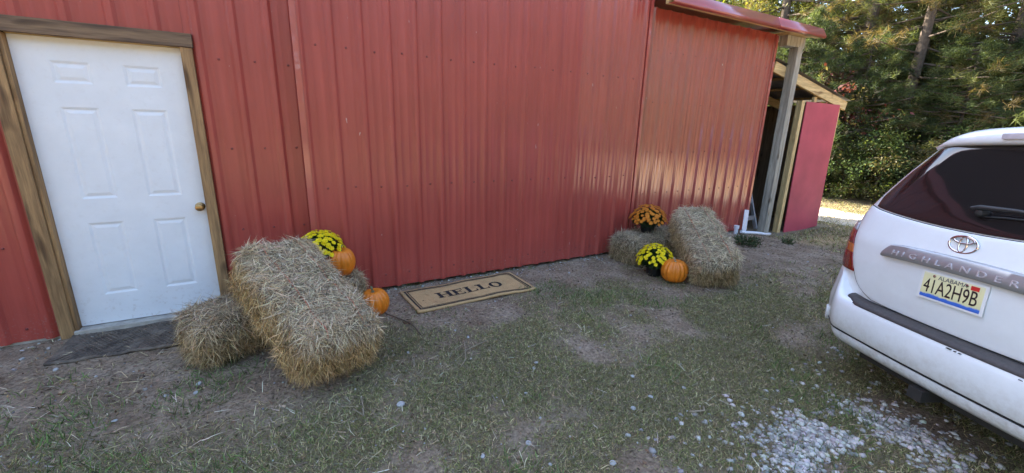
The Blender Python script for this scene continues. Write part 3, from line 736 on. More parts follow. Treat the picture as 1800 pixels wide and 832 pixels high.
M_REDL = plain('red_lens', (.20, .006, .008), .12, var=.05, coat=.6); M_AMB = plain('amber_lens', (.46, .11, .015), .12, coat=.6); M_CLR = plain('clear_lens', (.50, .46, .50), .12, coat=.6)
M_TYRE = plain('tyre', (.02, .02, .02), .85); M_ALLOY = plain('alloy', (.5, .5, .5), .3, .9); M_UNDER = plain('underbody', (.025, .022, .02), .8)
zt_ = [.30, .45, .62, .70, .78, .92, 1.06, 1.20, 1.26, 1.36, 1.50, 1.64, 1.70, 1.735, 1.755]
yr_ = [.14, .07, .055, .050, .040, .034, .042, .085, .112, .168, .250, .335, .378, .47, .68]
hw_ = [.82, .86, .880, .885, .882, .876, .866, .850, .836, .806, .755, .690, .650, .58, .40]
YR = lambda z: float(np.interp(z, zt_, yr_)); HW = lambda z: float(np.interp(z, zt_, hw_))
RC = .30
def plan(x, z):
    hwz = HW(z); r = RC; x = min(abs(x), hwz - 1e-4); c_ = .055 * (x / hwz) ** 2
    if x > hwz - r: t = (x - (hwz - r)) / r; c_ += r * (1 - math.sqrt(max(0, 1 - t * t)))
    return c_
def rear(x, z, off=0.0):
    p0 = Vector((x, YR(z) + plan(x, z), z)); e_ = .004
    sx = 1 if x >= 0 else -1; xi = x - sx * e_
    tx = Vector((x - xi, YR(z) + plan(x, z) - YR(z) - plan(xi, z), 0)) * sx; tz = Vector((0, (YR(z + e_) + plan(x, z + e_)) - p0.y, e_))
    n_ = tx.cross(tz).normalized()
    if n_.y > 0: n_ = -n_
    return p0 + n_ * off
yf_ = [4.55, 4.68, 4.72, 4.72, 4.70, 4.60, 4.25, 3.55, 3.45, 3.25, 2.98, 2.70, 2.55, 2.35, 1.9]
YF = lambda z: float(np.interp(z, zt_, yf_))
rings = []; zs = np.concatenate([np.linspace(.30, 1.20, 19), np.linspace(1.23, 1.70, 16), [1.72, 1.735, 1.748, 1.755]])
for z in zs:
    hwz = HW(z); half = []
    for t in np.linspace(0, 1, 9)[:-1]: half.append((t * (hwz - RC), 0))
    half = [(x, YR(z) + plan(x, z)) for x, _ in half]
    for t in np.linspace(0, math.pi / 2, 12): x = hwz - RC + RC * math.sin(t); half.append((x - (1e-4 if t > 1.5 else 0), YR(z) + .055 * (x / hwz) ** 2 + RC * (1 - math.cos(t))))
    ys = half[-1][1]; yfz = YF(z)
    for t in np.linspace(0, 1, 14)[1:]: half.append((hwz, ys + (yfz - .45 - ys) * t))
    for t in np.linspace(0, math.pi / 2, 9)[1:]: half.append((hwz - .5 + .5 * math.cos(t), yfz - .45 + .45 * math.sin(t)))
    half.append((0, yfz + .03))
    ring = [(x, y, z) for x, y in half] + [(-x, y, z) for x, y in half[-2:0:-1]]
    rings.append(ring)
k = len(rings[0]); V = [p_ for r_ in rings for p_ in r_]
q = [(j * k + i, j * k + (i + 1) % k, (j + 1) * k + (i + 1) % k, (j + 1) * k + i) for j in range(len(rings) - 1) for i in range(k)]
me = np_mesh('body', V, quads=q, smooth=True)
bmb = bmesh.new(); bmb.from_mesh(me); bmb.verts.ensure_lookup_table(); L_ = len(rings) - 1
f_ = bmb.faces.new([bmb.verts[L_ * k + i] for i in range(k)]); f_.smooth = True; bmb.faces.new([bmb.verts[i] for i in range(k)][::-1])
bmesh.ops.recalc_face_normals(bmb, faces=bmb.faces[:]); bmb.to_mesh(me); bmb.free()
body = link('body', me, M_CAR, suv)
# cut wheel arches
cut = BM()
for y in (.98, 3.77): cut.tube([(-1.2, y, .33), (1.2, y, .33)], .40, 28)
co_ = cut.build('arch_cutter', M_UNDER)
bo = body.modifiers.new('arch', 'BOOLEAN'); bo.object = co_; bo.operation = 'DIFFERENCE'; bo.solver = 'EXACT'
body.parent = None; bpy.context.view_layer.update()
dg = bpy.context.evaluated_depsgraph_get(); me2 = bpy.data.meshes.new_from_object(body.evaluated_get(dg))
body.modifiers.clear(); body.data = me2; body.parent = suv; bpy.data.objects.remove(co_)
if not me2.materials: me2.materials.append(M_CAR)
me2.set_sharp_from_angle(angle=math.radians(50))
def patch(name, xl, xr, zb, zt, off, m, nxp=24, nzp=14, thick=.012, parent=suv):
    V = []
    for j in range(nzp):
        v = j / (nzp - 1)
        for i in range(nxp):
            u = i / (nxp - 1); x = xl(v) + (xr(v) - xl(v)) * u; z = zb(x) + (zt(x) - zb(x)) * v; V.append(rear(x, z, off))
    I = np.arange(nxp * nzp).reshape(nzp, nxp); q = np.stack([I[:-1, :-1], I[:-1, 1:], I[1:, 1:], I[1:, :-1]], -1).reshape(-1, 4)
    me = np_mesh(name, V, quads=q, smooth=True); bb = bmesh.new(); bb.from_mesh(me); bmesh.ops.recalc_face_normals(bb, faces=bb.faces[:])
    bb.faces.ensure_lookup_table()
    if bb.faces[0].normal.y > 0: bmesh.ops.reverse_faces(bb, faces=bb.faces[:])
    bb.to_mesh(me); bb.free()
    o = link(name, me, m, parent)
    s_ = o.modifiers.new('thick', 'SOLIDIFY'); s_.thickness = thick; s_.offset = -1
    if thick > .005: bv = o.modifiers.new('bev', 'BEVEL'); bv.width = .004; bv.segments = 2; bv.limit_method = 'ANGLE'; bv.angle_limit = math.radians(50)
    o.modifiers.new('es', 'EDGE_SPLIT').split_angle = math.radians(50)
    return o
I1 = lambda xs, ys: (lambda t: float(np.interp(t, xs, ys)))
gate_w = I1([0, .06, .15, .3, .5, .75, 1], [.43, .515, .562, .600, .636, .668, .690])
M_GAP = plain('shut_line', (.01, .01, .01), .8)
patch('shut_line', lambda v: -gate_w(v) - .011, lambda v: gate_w(v) + .011, lambda x: .679 + .02 * (abs(x) / .6) ** 3, lambda x: 1.22 + .05 * min(1, abs(x) / .66) ** 2, .004, M_GAP, 40, 24, .003)
gate = patch('tailgate', lambda v: -gate_w(v), gate_w, lambda x: .684 + .02 * (abs(x) / .6) ** 3, lambda x: 1.215 + .05 * min(1, abs(x) / .66) ** 2, .012, M_CAR, 40, 24)
win_w = I1([0, .15, .5, 1], [.625, .645, .605, .515])
patch('rear_window', lambda v: -win_w(v), win_w, lambda x: 1.225 + .045 * min(1, abs(x) / .62) ** 2, lambda x: 1.672 - .012 * (abs(x) / .6) ** 2, .008, M_GLASS, 40, 20, .006)
for sg in (-1, 1):   # tail lamps: clear tip, red, amber, red
    segs = ((.835, .955, M_REDL), (.955, 1.012, M_AMB), (1.012, 1.10, M_REDL), (1.10, 1.145, M_CLR))
    lamp = None
    for k_, (z0, z1, mm) in enumerate(segs):
        inn = I1([.83, .95, 1.05, 1.15], [.590, .625, .658, .69]); ou = I1([.83, .95, 1.05, 1.145], [.877, .872, .864, .82])
        zf = lambda v, z0=z0, z1=z1: z0 + (z1 - z0) * v
        l_ = lambda v, zf=zf: (inn(zf(v)) if sg > 0 else -ou(zf(v))); r_ = lambda v, zf=zf: (ou(zf(v)) if sg > 0 else -inn(zf(v)))
        o = patch('tail_lamp' if lamp is None else 'lens', l_, r_, lambda x, z0=z0: z0, lambda x, z1=z1: z1 - .001, .016, mm, 22, 6, .012, suv if lamp is None else lamp)
        if lamp is None: lamp = o
# bumper swept along the rear plan
path = []
for y in np.linspace(.62, .41, 5): path.append((-.885, y))
for t in np.linspace(math.pi / 2, 0, 16): path.append((-(.885 - RC + RC * math.sin(t)), .055 + .055 * ((.585 + RC * math.sin(t)) / .95) ** 2 + RC * (1 - math.cos(t))))
for x in np.linspace(-.565, 0, 14): path.append((x, .055 + .055 * (x / .95) ** 2))
path = path + [(-x, y) for x, y in path[-2::-1]]
def bump_prof(x):
    t = float(ss(.56, .72, abs(x))); s_ = float(ss(.875, .886, abs(x)))
    A_ = [(-.01, .676), (.050, .672), (.090, .662), (.106, .645), (.114, .620), (.116, .545), (.110, .475), (.094, .442), (.070, .436), (.070, .430), (.088, .424), (.086, .400), (.070, .368), (.046, .346), (.0, .340)]
    C_ = [(-.01, .836), (.006, .834), (.014, .826), (.020, .800), (.030, .730), (.052, .60), (.050, .490), (.042, .445), (.026, .438), (.026, .432), (.034, .425), (.026, .400), (.012, .380), (.0, .365), (-.02, .36)]
    return [(a_[0] * (1 - t) + c_[0] * t - s_ * .02, a_[1] * (1 - t) + c_[1] * t) for a_, c_ in zip(A_, C_)]
V = []
for i, (x, y) in enumerate(path):
    a_, b_ = path[max(i - 1, 0)], path[min(i + 1, len(path) - 1)]; d = Vector((b_[0] - a_[0], b_[1] - a_[1])).normalized(); nn = Vector((d.y, -d.x))
    for o_, z in bump_prof(x): V.append((x + nn.x * o_, y + nn.y * o_, z))
k = 15; np_ = len(path); q = [(i * k + j, i * k + j + 1, (i + 1) * k + j + 1, (i + 1) * k + j) for i in range(np_ - 1) for j in range(k - 1)]
me = np_mesh('bumper', V, quads=q, smooth=True); bb = bmesh.new(); bb.from_mesh(me); bmesh.ops.recalc_face_normals(bb, faces=bb.faces[:]); bb.to_mesh(me); bb.free(); me.set_sharp_from_angle(angle=math.radians(48))
bumper = link('bumper', me, M_CAR, suv)
pts = []
for i, (x, y) in enumerate(path):
    a_, b_ = path[max(i - 1, 0)], path[min(i + 1, len(path) - 1)]; d = Vector((b_[0] - a_[0], b_[1] - a_[1])).normalized(); pf = bump_prof(x); o_ = (pf[8][0] + pf[7][0]) / 2 + .004
    pts.append((x + d.y * o_, y - d.x * o_, (pf[8][1] + pf[9][1]) / 2))
BM().tube(pts, .0055, 6).build('seam', M_GAP, bumper)
for x, z, w_ in ((.13, .643, .022), (.158, .642, .010), (.18, .642, .012), (.42, .641, .016), (.445, .640, .008)):
    BM().box(x - w_ / 2, x + w_ / 2, -.0605 + .055 * (x / .95) ** 2 + (.0 if z > .6 else .0), -.05, z, z + .0035, .001).build('paint_chip', M_GAP, bumper)
V = []; xs = np.linspace(-.56, .56, 31)
for x in xs:
    tt = float(ss(.44, .56, abs(x)))
    for o_, z in ((.004, .6765), (.050 - .02 * tt, .6755), (.086 - .035 * tt, .6680), (.103 - .045 * tt, .6500)): V.append((x, .055 + .055 * (x / .95) ** 2 - o_ - .002, z + .002 + .012 * tt))
q = [(i * 4 + j, i * 4 + j + 1, (i + 1) * 4 + j + 1, (i + 1) * 4 + j) for i in range(30) for j in range(3)]
o = link('step_pad', np_mesh('step_pad', V, quads=q, smooth=True), M_PAD, suv)
s_ = o.modifiers.new('t', 'SOLIDIFY'); s_.thickness = .004; s_.offset = 0
# bumper reflectors
for sg in (-1, 1):
    c_ = Vector((sg * .800, .118, .458)); nrm = Vector((sg * .62, -.78, -.06)).normalized(); rot = nrm.to_track_quat('Z', 'Y').to_matrix().to_4x4()
    be = BM().lathe([(.048, -.01), (.048, .006), (.040, .010), (.033, .006), (.031, .002)], (0, 0, 0), 24).build('reflector', M_CAR, suv, 40); be.matrix_local = Matrix.Translation(c_) @ rot @ Matrix.Diagonal((.75, 1.15, 1, 1))
    BM().lathe([(.030, .0), (.030, .006), (.02, .009), (.004, .0095)], (0, 0, 0), 20).build('red_lens', M_REDL, be, 40)
# spoiler over the glass
V = []; xs = np.linspace(-.60, .60, 41)
for x in xs:
    t = abs(x) / .60; yb = .315 + .085 * t ** 2 + .05 * t ** 6; zc = 1.690 - .015 * t ** 2 - .02 * t ** 6; hh = (1 - t ** 5)
    for dy, dz in ((.10, -.012), (.03, -.016), (.004, -.010), (-.004, .006), (.002, .035 * hh), (.02, .062 * hh), (.06, .078 * hh + .002), (.16, .082 * hh + .004), (.32, .072 * hh + .004)): V.append((x, yb + dy, zc + dz))
k = 9; q = [(i * k + j, i * k + j + 1, (i + 1) * k + j + 1, (i + 1) * k + j) for i in range(40) for j in range(k - 1)]
me = np_mesh('spoiler', V, quads=q, smooth=True); bb = bmesh.new(); bb.from_mesh(me); bmesh.ops.recalc_face_normals(bb, faces=bb.faces[:]); bb.to_mesh(me); bb.free()
sp_o = link('spoiler', me, M_CAR, suv)
BM().box(-.16, .16, .300, .345, 1.703, 1.735, .008).build('brake_light', M_CLR, sp_o, 40)
# garnish bar, emblem, letters
V = []; xs = np.linspace(-.39, .39, 45)
def garn(x):
    t = abs(x) / .39; zt2 = 1.088 - .012 * t ** 2 - .035 * t ** 14; zb2 = 1.008 - .012 * t ** 2 + .0 * t; return zb2, zt2
for x in xs:
    zb2, zt2 = garn(x)
    for z, o_ in ((zb2, .012), (zb2 + .002, .040), (zb2 + .010, .046), ((zb2 + zt2) / 2, .044), (zt2 - .010, .036), (zt2, .024), (zt2 + .003, .012)): V.append(rear(x, z, o_))
k = 7; q = [(i * k + j, i * k + j + 1, (i + 1) * k + j + 1, (i + 1) * k + j) for i in range(44) for j in range(k - 1)]
nV = len(V); V += [rear(-.39, 1.04, .012), rear(.39, 1.04, .012)]
tr_ = [(nV, j + 1, j) for j in range(k - 1)] + [(nV + 1, 44 * k + j, 44 * k + j + 1) for j in range(k - 1)]
me = np_mesh('garnish', V, quads=q, tris=tr_, smooth=True); bb = bmesh.new(); bb.from_mesh(me); bmesh.ops.recalc_face_normals(bb, faces=bb.faces[:]); bb.to_mesh(me); bb.free(); me.set_sharp_from_angle(angle=math.radians(45))
gar = link('garnish', me, M_GARN, suv)
def text_mesh(s, size, depth, sx=1.0, bold=0.0):
    cu = bpy.data.curves.new('t', 'FONT'); cu.body = s; cu.size = size; cu.extrude = depth; cu.offset = bold; cu.align_x = 'CENTER'; cu.align_y = 'CENTER'; cu.resolution_u = 3; cu.space_character = 1.0
    o = bpy.data.objects.new('t', cu); col.objects.link(o); bpy.context.view_layer.update()
    me = bpy.data.meshes.new_from_object(o.evaluated_get(bpy.context.evaluated_depsgraph_get())); bpy.data.objects.remove(o)
    for v in me.vertices: v.co.x *= sx
    return me
for i, ch in enumerate('HIGHLANDER'):
    x = (-.300, -.252, -.196, -.124, -.062, -.002, .068, .140, .206, .268)[i]; zb2, zt2 = garn(x); me = text_mesh(ch, .044, .003, 1.35, .0); o = link('letter', me, M_LETTER, gar)
    c0 = rear(x, zb2 + .036, .045); c1 = rear(x, zb2 + .05, .043); zx = (rear(x + .01, zb2 + .036, .045) - c0).normalized(); zy = (c1 - c0).normalized(); zz = zx.cross(zy).normalized(); zy = zz.cross(zx)
    o.matrix_local = Matrix(((zx.x, zy.x, zz.x, c0.x), (zx.y, zy.y, zz.y, c0.y), (zx.z, zy.z, zz.z, c0.z), (0, 0, 0, 1)))
BM().lathe([(.012, 0), (.012, .004), (.008, .002)], (0, 0, 0), 16).build('key_lock', M_BLACKPL, gar, 40).matrix_local = Matrix.Translation(rear(.335, 1.04, .046)) @ Matrix.Rotation(math.pi / 2, 4, 'X')
def ellipse_ring(a_, b_, r, cx=0, cz=0, n=40): return [(cx + a_ * math.cos(t), 0, cz + b_ * math.sin(t)) for t in np.linspace(0, 2 * math.pi, n + 1)]
EM = Vector((-.012, 0, 1.156)); em_c = rear(EM.x, EM.z, .016)
bm = BM()
bm.tube([Vector(p_) + Vector((0, .10 * p_[2], 0)) + em_c for p_ in ellipse_ring(.066, .045, 0)], .0065, 8)
bm.tube([Vector(p_) + Vector((0, .10 * p_[2] - .002, 0)) + em_c for p_ in ellipse_ring(.047, .017, 0, 0, .0225)], .0052, 8)
bm.tube([Vector(p_) + Vector((0, .10 * p_[2] - .001, 0)) + em_c for p_ in ellipse_ring(.018, .040, 0)], .0052, 8)
bm.build('emblem', M_CHROME, suv, 60)
# licence plate
def plate_mat():
    m, n, b = new_mat('plate_print'); tc = n.nodes.new('ShaderNodeTexCoord'); sx_ = n.nodes.new('ShaderNodeSeparateXYZ'); n.links.new(tc.outputs['Object'], sx_.inputs[0])
    f = noise(n, tc.outputs['Object'], 16, 4, .6)
    ad = n.nodes.new('ShaderNodeMath'); ad.operation = 'MULTIPLY_ADD'; n.links.new(f, ad.inputs[0]); ad.inputs[1].default_value = .03; n.links.new(sx_.outputs[1], ad.inputs[2])
    mr = n.nodes.new('ShaderNodeMapRange'); mr.inputs[1].default_value = -.070; mr.inputs[2].default_value = .095; n.links.new(ad.outputs[0], mr.inputs[0])
    r = ramp(n, mr.outputs[0], [(0.0, (.35, .45, .40)), (.10, (.04, .12, .50)), (.20, (.05, .16, .62)), (.24, (.72, .70, .40)), (.5, (.80, .74, .42)), (.85, (.78, .74, .45)), (1.0, (.80, .79, .66))])
    n.links.new(r.outputs[0], b.inputs['Base Color']); b.inputs['Roughness'].default_value = .4; return m
M_PLATE = plate_mat(); M_PWHITE = plain('plate_rim', (.78, .78, .78), .35, var=.02); M_INK = plain('plate_ink', (.03, .015, .018), .5); M_GREYINK = plain('plate_small_ink', (.12, .12, .14), .5); M_STK = plain('red_sticker', (.60, .03, .025), .5)
plate = BM().box(-.158, .158, -.079, .079, -.004, 0, .0015).build('license_plate', M_PWHITE, suv)
c0 = rear(.018, .915, .020); ux = Vector((.999, .0, .012)).normalized(); uy = Vector((0, .03, 1)).normalized(); un = ux.cross(uy).normalized(); uy = un.cross(ux)
plate.matrix_local = Matrix(((ux.x, uy.x, un.x, c0.x), (ux.y, uy.y, un.y, c0.y), (ux.z, uy.z, un.z, c0.z), (0, 0, 0, 1)))
BM().box(-.144, .144, -.068, .068, 0, .0012).build('plate_face', M_PLATE, plate)
link('plate_number', text_mesh('41A2H9B', .098, .0005, .67, .0), M_INK, plate, (-.004, -.006, .0022)); bpy.data.objects['plate_number'].scale = (1, 1.12, 1)
link('plate_state', text_mesh('ALABAMA', .031, .0004, 1.0, 0), M_GREYINK, plate, (.0, .051, .0022))
BM().box(.085, .122, .038, .060, .0012, .002).build('sticker', M_STK, plate)
for x in (-.088, .070): BM().lathe([(.0075, 0), (.0075, .004), (.004, .0055)], (x, .055, .0012), 12).build('bolt', M_CHROME, plate, 40)
# wiper
pv_ = rear(-.02, 1.315, .03)
BM().lathe([(.024, -.025), (.024, .0), (.017, .014), (.006, .018)], (0, 0, 0), 18, 'y').build('wiper_pivot', M_RUB, suv, 40).location = pv_
BM().tube([rear(-.06, 1.325, .045), rear(-.02, 1.33, .052), rear(.12, 1.335, .05), rear(.40, 1.325, .036)], [.010, .014, .011, .007], 8).build('wiper_arm', M_RUB, suv, 60)
BM().tube([rear(-.02 + .05 * i, 1.302 + .012 * math.sin(i * .4), .014) for i in range(10)], .005, 6).build('wiper_blade', M_RUB, suv)
# hitch and underbody
BM().box(-.70, .70, .42, 4.3, .24, .31).box(-.50, .50, .16, .42, .27, .36).build('underbody', M_UNDER, suv)
BM().box(-.50, .50, .13, .19, .255, .315, .006).box(-.038, .038, -.02, .15, .265, .335, .006).build('tow_hitch', M_UNDER, suv)
for sg in (-1, 1):
    for y in (.98, 3.77):
        wl = link('wheel', None, None, suv, (sg * .80, y, .355)); 
        BM().lathe([(.20, -.11), (.33, -.115), (.352, -.09), (.355, 0), (.352, .09), (.33, .115), (.20, .11)], (0, 0, 0), 36, 'y').build('tyre', M_TYRE, wl, 40).rotation_euler = (0, 0, math.pi / 2)
        bmw = BM().lathe([(.205, -.09), (.235, -.10), (.235, .10), (.205, .09)], (0, 0, 0), 32, 'y').lathe([(.06, -.02), (.06, .09), (.03, .10)], (0, 0, 0), 16, 'y')
        for k_ in range(5):
            for s2 in (-.95, .95): bmw.bar((.05 * math.cos(k_ * 1.2566), s2 * .085, .05 * math.sin(k_ * 1.2566)), (.22 * math.cos(k_ * 1.2566), s2 * .09, .22 * math.sin(k_ * 1.2566)), .05, .02, upv=(0, 1, 0))
        bmw.build('rim', M_ALLOY, wl, 40).rotation_euler = (0, 0, math.pi / 2)
# side glass and roof rails
for sg in (-1, 1):
    V = []
    for y0, y1 in ((.62, 1.35), (1.42, 2.25), (2.32, 3.0)):
        for (y, z) in ((y0, 1.27), (y1, 1.25), (y1 - .05 if y1 < 2.9 else 2.72, 1.60), (y0 + (.05 if y0 > 1 else .10), 1.58)): V.append((sg * (HW(z) + .006), y, z))
    for k_ in range(3):
        bm = BM().poly(V[k_ * 4:k_ * 4 + 4]); o = bm.build('side_window', M_GLASS, suv); s_ = o.modifiers.new('t', 'SOLIDIFY'); s_.thickness = .004; s_.offset = 0
    BM().tube([(sg * .56, .75, 1.735), (sg * .60, .85, 1.772), (sg * .61, 1.5, 1.785), (sg * .60, 2.2, 1.772), (sg * .56, 2.35, 1.735)], .016, 8).build('roof_rail', M_ALLOY, suv, 60)

# ------------------------------------------------------------------ clutter at the barn corner and inside the shed
g0 = lambda x, y: float(gh(x, y))
tag(BM().bar((6.50, -.10, g0(6.5, -.1)), (6.56, -.055, .37), .115, .012, .002, (0, -1, 0)).build('white_board', M_PVC), 'short white board standing against the barn corner', 'board')
pb = BM().tube([(6.36 + .08 * t, -.14 - .02 * t, .045 - .02 * min(t, 1)) for t in np.linspace(0, 2.0, 5)] + [(6.62 + .07 * k, -.17 - .06 * math.sin(k * .45), g0(6.62 + .07 * k, -.2) + .028) for k in range(1, 9)], .024, 10)
tag(pb.build('drain_pipe', M_PVC, None, 60), 'white plastic pipe lying on the ground at the barn corner', 'pipe')
tag(BM().lathe([(.03, 0), (.03, .10), (.04, .10), (.04, .15), (.032, .15)], (6.30, -.09, g0(6.3, -.09) - .01), 14).build('pipe_elbow', M_PVC, None, 40), 'white pipe stub standing at the foot of the red wall', 'pipe')
M_ALU = plain('dull_aluminium', (.55, .55, .57), .45, .5); M_ORANGE = plain('orange_plastic', (.60, .14, .03), .5); M_GREYPL = plain('grey_plastic', (.28, .28, .30), .6)
lad = thing('step_ladder', 'grey folding ladder leaning inside the open shed', 'ladder', (7.32, .45, -.12))
for s_ in (-.2, .2): BM().bar((s_, -.15, 0), (s_ * .8 + .12, .55, 1.85), .03, .07, .004).build('rail', M_ALU, lad)
for k_ in range(6): t = (k_ + .7) / 6.5; BM().bar((-.2 * (1 - t * .2) + .12 * t, -.15 + .7 * t, 1.85 * t), (.2 * (1 - t * .2) + .12 * t, -.15 + .7 * t, 1.85 * t), .03, .08, .003).build('rung', M_ALU, lad)
for i, (x, y, lx, h, mm, lb) in enumerate(((6.80, .22, .10, 1.0, M_GREYPL, 'short grey plank leaning inside the shed opening'), (6.92, .35, .16, 1.35, M_PVC, 'thin white length of trim leaning inside the shed'), (7.12, .25, -.08, .8, M_PLY, 'offcut of board leaning beside the ladder'), (6.74, .5, .2, 1.5, M_GREYPL, 'tall grey plank leaning in the shed corner'))):
    tag(BM().bar((x, y, -.12), (x + lx, y + .4, h), .02, .09, .003).build('plank', mm), lb, 'plank')
M_BIN = plain('dark_bin', (.03, .035, .05), .5); M_BIN2 = plain('brown_box', (.17, .11, .06), .8)
for x, y, z, w_, d_, h_, mm, nm, lab in ((6.95, 2.35, -.12, .45, .4, .42, M_BIN, 'storage_bin', 'dark plastic bin on the shed floor'), (7.05, 2.9, .785, .4, .3, .26, M_BIN2, 'cardboard_box', 'brown box on the lower shed shelf'), (7.55, 2.9, .785, .3, .3, .2, M_BIN, 'storage_bin', 'small dark bin on the lower shed shelf'), (6.85, 2.95, 1.335, .26, .26, .22, M_BIN2, 'cardboard_box', 'small brown box on the upper shed shelf'), (7.55, 1.7, -.12, .5, .4, .55, M_GREYPL, 'storage_bin', 'grey tote on the shed floor behind the ladder')):
    r_ = thing(nm, lab, 'bin' if 'bin' in nm else 'box', (x, y, z))
    BM().box(-w_ / 2, w_ / 2, -d_ / 2, d_ / 2, 0, h_ * .88, .015).build('body', mm, r_); BM().box(-w_ / 2 - .015, w_ / 2 + .015, -d_ / 2 - .015, d_ / 2 + .015, h_ * .88, h_, .01).build('lid', mm, r_)
for i, (x, y, dx, h, kind) in enumerate(((6.80, 1.3, .06, 1.35, 'shovel'), (6.92, 1.6, .10, 1.5, 'rake'), (7.10, 1.25, -.12, 1.25, 'broom'))):
    r_ = thing(kind, 'long-handled %s leaning in the dark shed' % kind, kind, (x, y, -.12)); BM().tube([(0, 0, .2), (dx, .3, h)], .015, 8).build('handle', M_PINE, r_)
    hb = BM()
    if kind == 'shovel': hb.box(-.10, .10, -.02, .0, 0, .26, .008)
    elif kind == 'rake':
        hb.box(-.20, .20, -.015, .015, .17, .2)
        for k_ in range(9): hb.box(-.20 + k_ * .0475, -.19 + k_ * .0475, -.01, .01, .04, .17)
    else: hb.box(-.14, .14, -.03, .03, .02, .2, .01)
    hb.build('head', M_GREYPL, r_)
lb = thing('leaf_blower', 'orange leaf blower on the shelf inside the shed', 'leaf blower', (7.25, 2.75, 1.34))
BM().lathe([(.02, -.10), (.10, -.09), (.13, -.02), (.13, .05), (.09, .10), (.03, .11)], (0, 0, .14), 18, 'y').build('housing', M_ORANGE, lb, 40)
BM().tube([(.08, -.05, .12), (.25, -.12, .10), (.42, -.2, .08)], [.05, .04, .035], 10).build('nozzle', M_BLACKPL, lb, 60)
BM().tube([(-.08, 0, .22), (-.06, 0, .33), (.06, 0, .33), (.08, 0, .22)], .015, 8).build('handle', M_BLACKPL, lb, 60)

# ------------------------------------------------------------------ grass, litter, gravel, stones
def blades(name, N, xr, yr, dens_fn, lmin, lmax, wmin, wmax, tilt, pal, seed, mat_, zofs=0.0, occl=True):
    g = np.random.default_rng(seed)
    x = g.uniform(*xr, N * 3); y = g.uniform(*yr, N * 3)
    dc = np.hypot(x - CAM[0], y - CAM[1]); vx = x - CAM[0]; vy = y - CAM[1]
    fwd = vx * F.x + vy * F.y - (0 - CAM[2]) * -F.z; sd_ = vx * RT.x + vy * RT.y
    keep = (fwd > .4) & (np.abs(sd_) < fwd * 1.40 + .4)
    keep &= g.random(N * 3) < dens_fn(x, y)
    x, y = x[keep][:N], y[keep][:N]; n_ = len(x)
    an = g.uniform(0, 2 * math.pi, n_); ti = g.uniform(tilt[0], tilt[1], n_)
    D = np.stack([np.cos(an) * np.cos(ti), np.sin(an) * np.cos(ti), np.sin(ti)], -1)
    P0 = np.stack([x, y, gh(x, y) + zofs], -1)
    pc = np.array([p_[1] for p_ in pal]); pw = np.array([p_[0] for p_ in pal]); pw = pw / pw.sum()
    green = fbm(x * 1.3 + 5, y * 1.3, 55)
    idx = g.choice(len(pal), n_, p=pw)
    cc = pc[idx] * (.40 + 1.32 * g.random((n_, 1)) ** 1.2) * (1 + .06 * g.normal(size=(n_, 3)))
    cc *= (0.75 + 0.5 * green)[:, None]
    V, q, t, cl = strips(P0, D, g.uniform(lmin, lmax, n_), g.uniform(wmin, wmax, n_), np.clip(cc, .004, .9), .35, up=np.array([0, 0, 1.0]))
    o = link(name, np_mesh(name, V, quads=q, tris=t, colors=cl), mat_); o['kind'] = 'stuff'; return o
DRY = [(2.4, (.17, .185, .06)), (2.4, (.23, .235, .085)), (2.4, (.37, .30, .16)), (1.3, (.54, .44, .26)), (1.2, (.20, .14, .075))]
o = blades('lawn_grass', 330000, (-2.4, 5.2), (-4.2, -.5), lambda x, y: grass_density(x, y) * .9 + .02, .012, .040, .0017, .0034, (.05, .95), DRY, 41, M_GRASS)
tag(o, 'short patchy green and dead grass over the yard', 'grass')
o = blades('far_lawn_grass', 45000, (4.5, 13), (-4.5, 4), lambda x, y: grass_density(x, y) * ((x > 6.7) | (y < -.4)) * ((y < -.2) | (x > 9.2)), .03, .09, .004, .009, (.1, 1.0), DRY, 42, M_GRASS)
tag(o, 'rough grass beyond the barn corner and along the drive', 'grass')
GRN = [(3, (.095, .16, .042)), (2, (.14, .21, .06)), (.6, (.32, .29, .16))]
def tuft_d(x, y):
    t = ss(.60, .72, fbm(x * 2.3 + 9, y * 2.3 + 4, 63)) * .7 * (y < -.6)
    t = np.maximum(t, ss(.0, .4, -y - np.interp(x, [-1.4, -.9, -.4, .2], [1.2, 1.4, 1.7, 1.7])) * (x < .1) * ss(.40, .6, fbm(x * 3, y * 3, 64)) * .9)
    return np.maximum(t, ss(.5, .75, fbm(x * 5, y * 5, 67)) * (y > -.16) * (y < -.03) * (x > .6) * (x < 3) * .6)
o = blades('green_tufts', 26000, (-2.2, 5.2), (-4.0, -.02), tuft_d, .025, .085, .0025, .005, (.3, 1.25), GRN, 43, M_GRASS)
tag(o, 'tufts of greener grass scattered through the thin lawn', 'grass')
SL = [(2, (.36, .29, .17)), (1, (.48, .42, .31)), (1, (.22, .165, .10))]
def lit_d(x, y):
    t = .22 + .0 * x
    for cx_, cy_, s_ in ((.1, -1.2, .55), (-.5, -.8, .45), (3.9, -1.2, .6), (3.6, -.5, .4)): t = t + np.exp(-((x - cx_) ** 2 + (y - cy_) ** 2) / (2 * s_ * s_)) * .9
    return np.clip(t, 0, 1)
o = blades('straw_litter', 6500, (-2.2, 6.5), (-4.0, -.05), lit_d, .03, .11, .0022, .0042, (-.02, .18), SL, 44, M_STRAW, .012)
tag(o, 'loose straw scattered on the ground round the bales', 'straw')
LV = [(2, (.16, .10, .06)), (1.4, (.30, .22, .13)), (1, (.09, .06, .04))]
o = blades('leaf_litter', 7000, (-2.4, 7.5), (-3.9, -.05), lambda x, y: .15 + .85 * (1 - grass_density(x, y)), .010, .034, .004, .014, (-.05, .3), LV, 45, M_STRAW, .008)
tag(o, 'dead leaf scraps on the bare dirt', 'leaf litter')
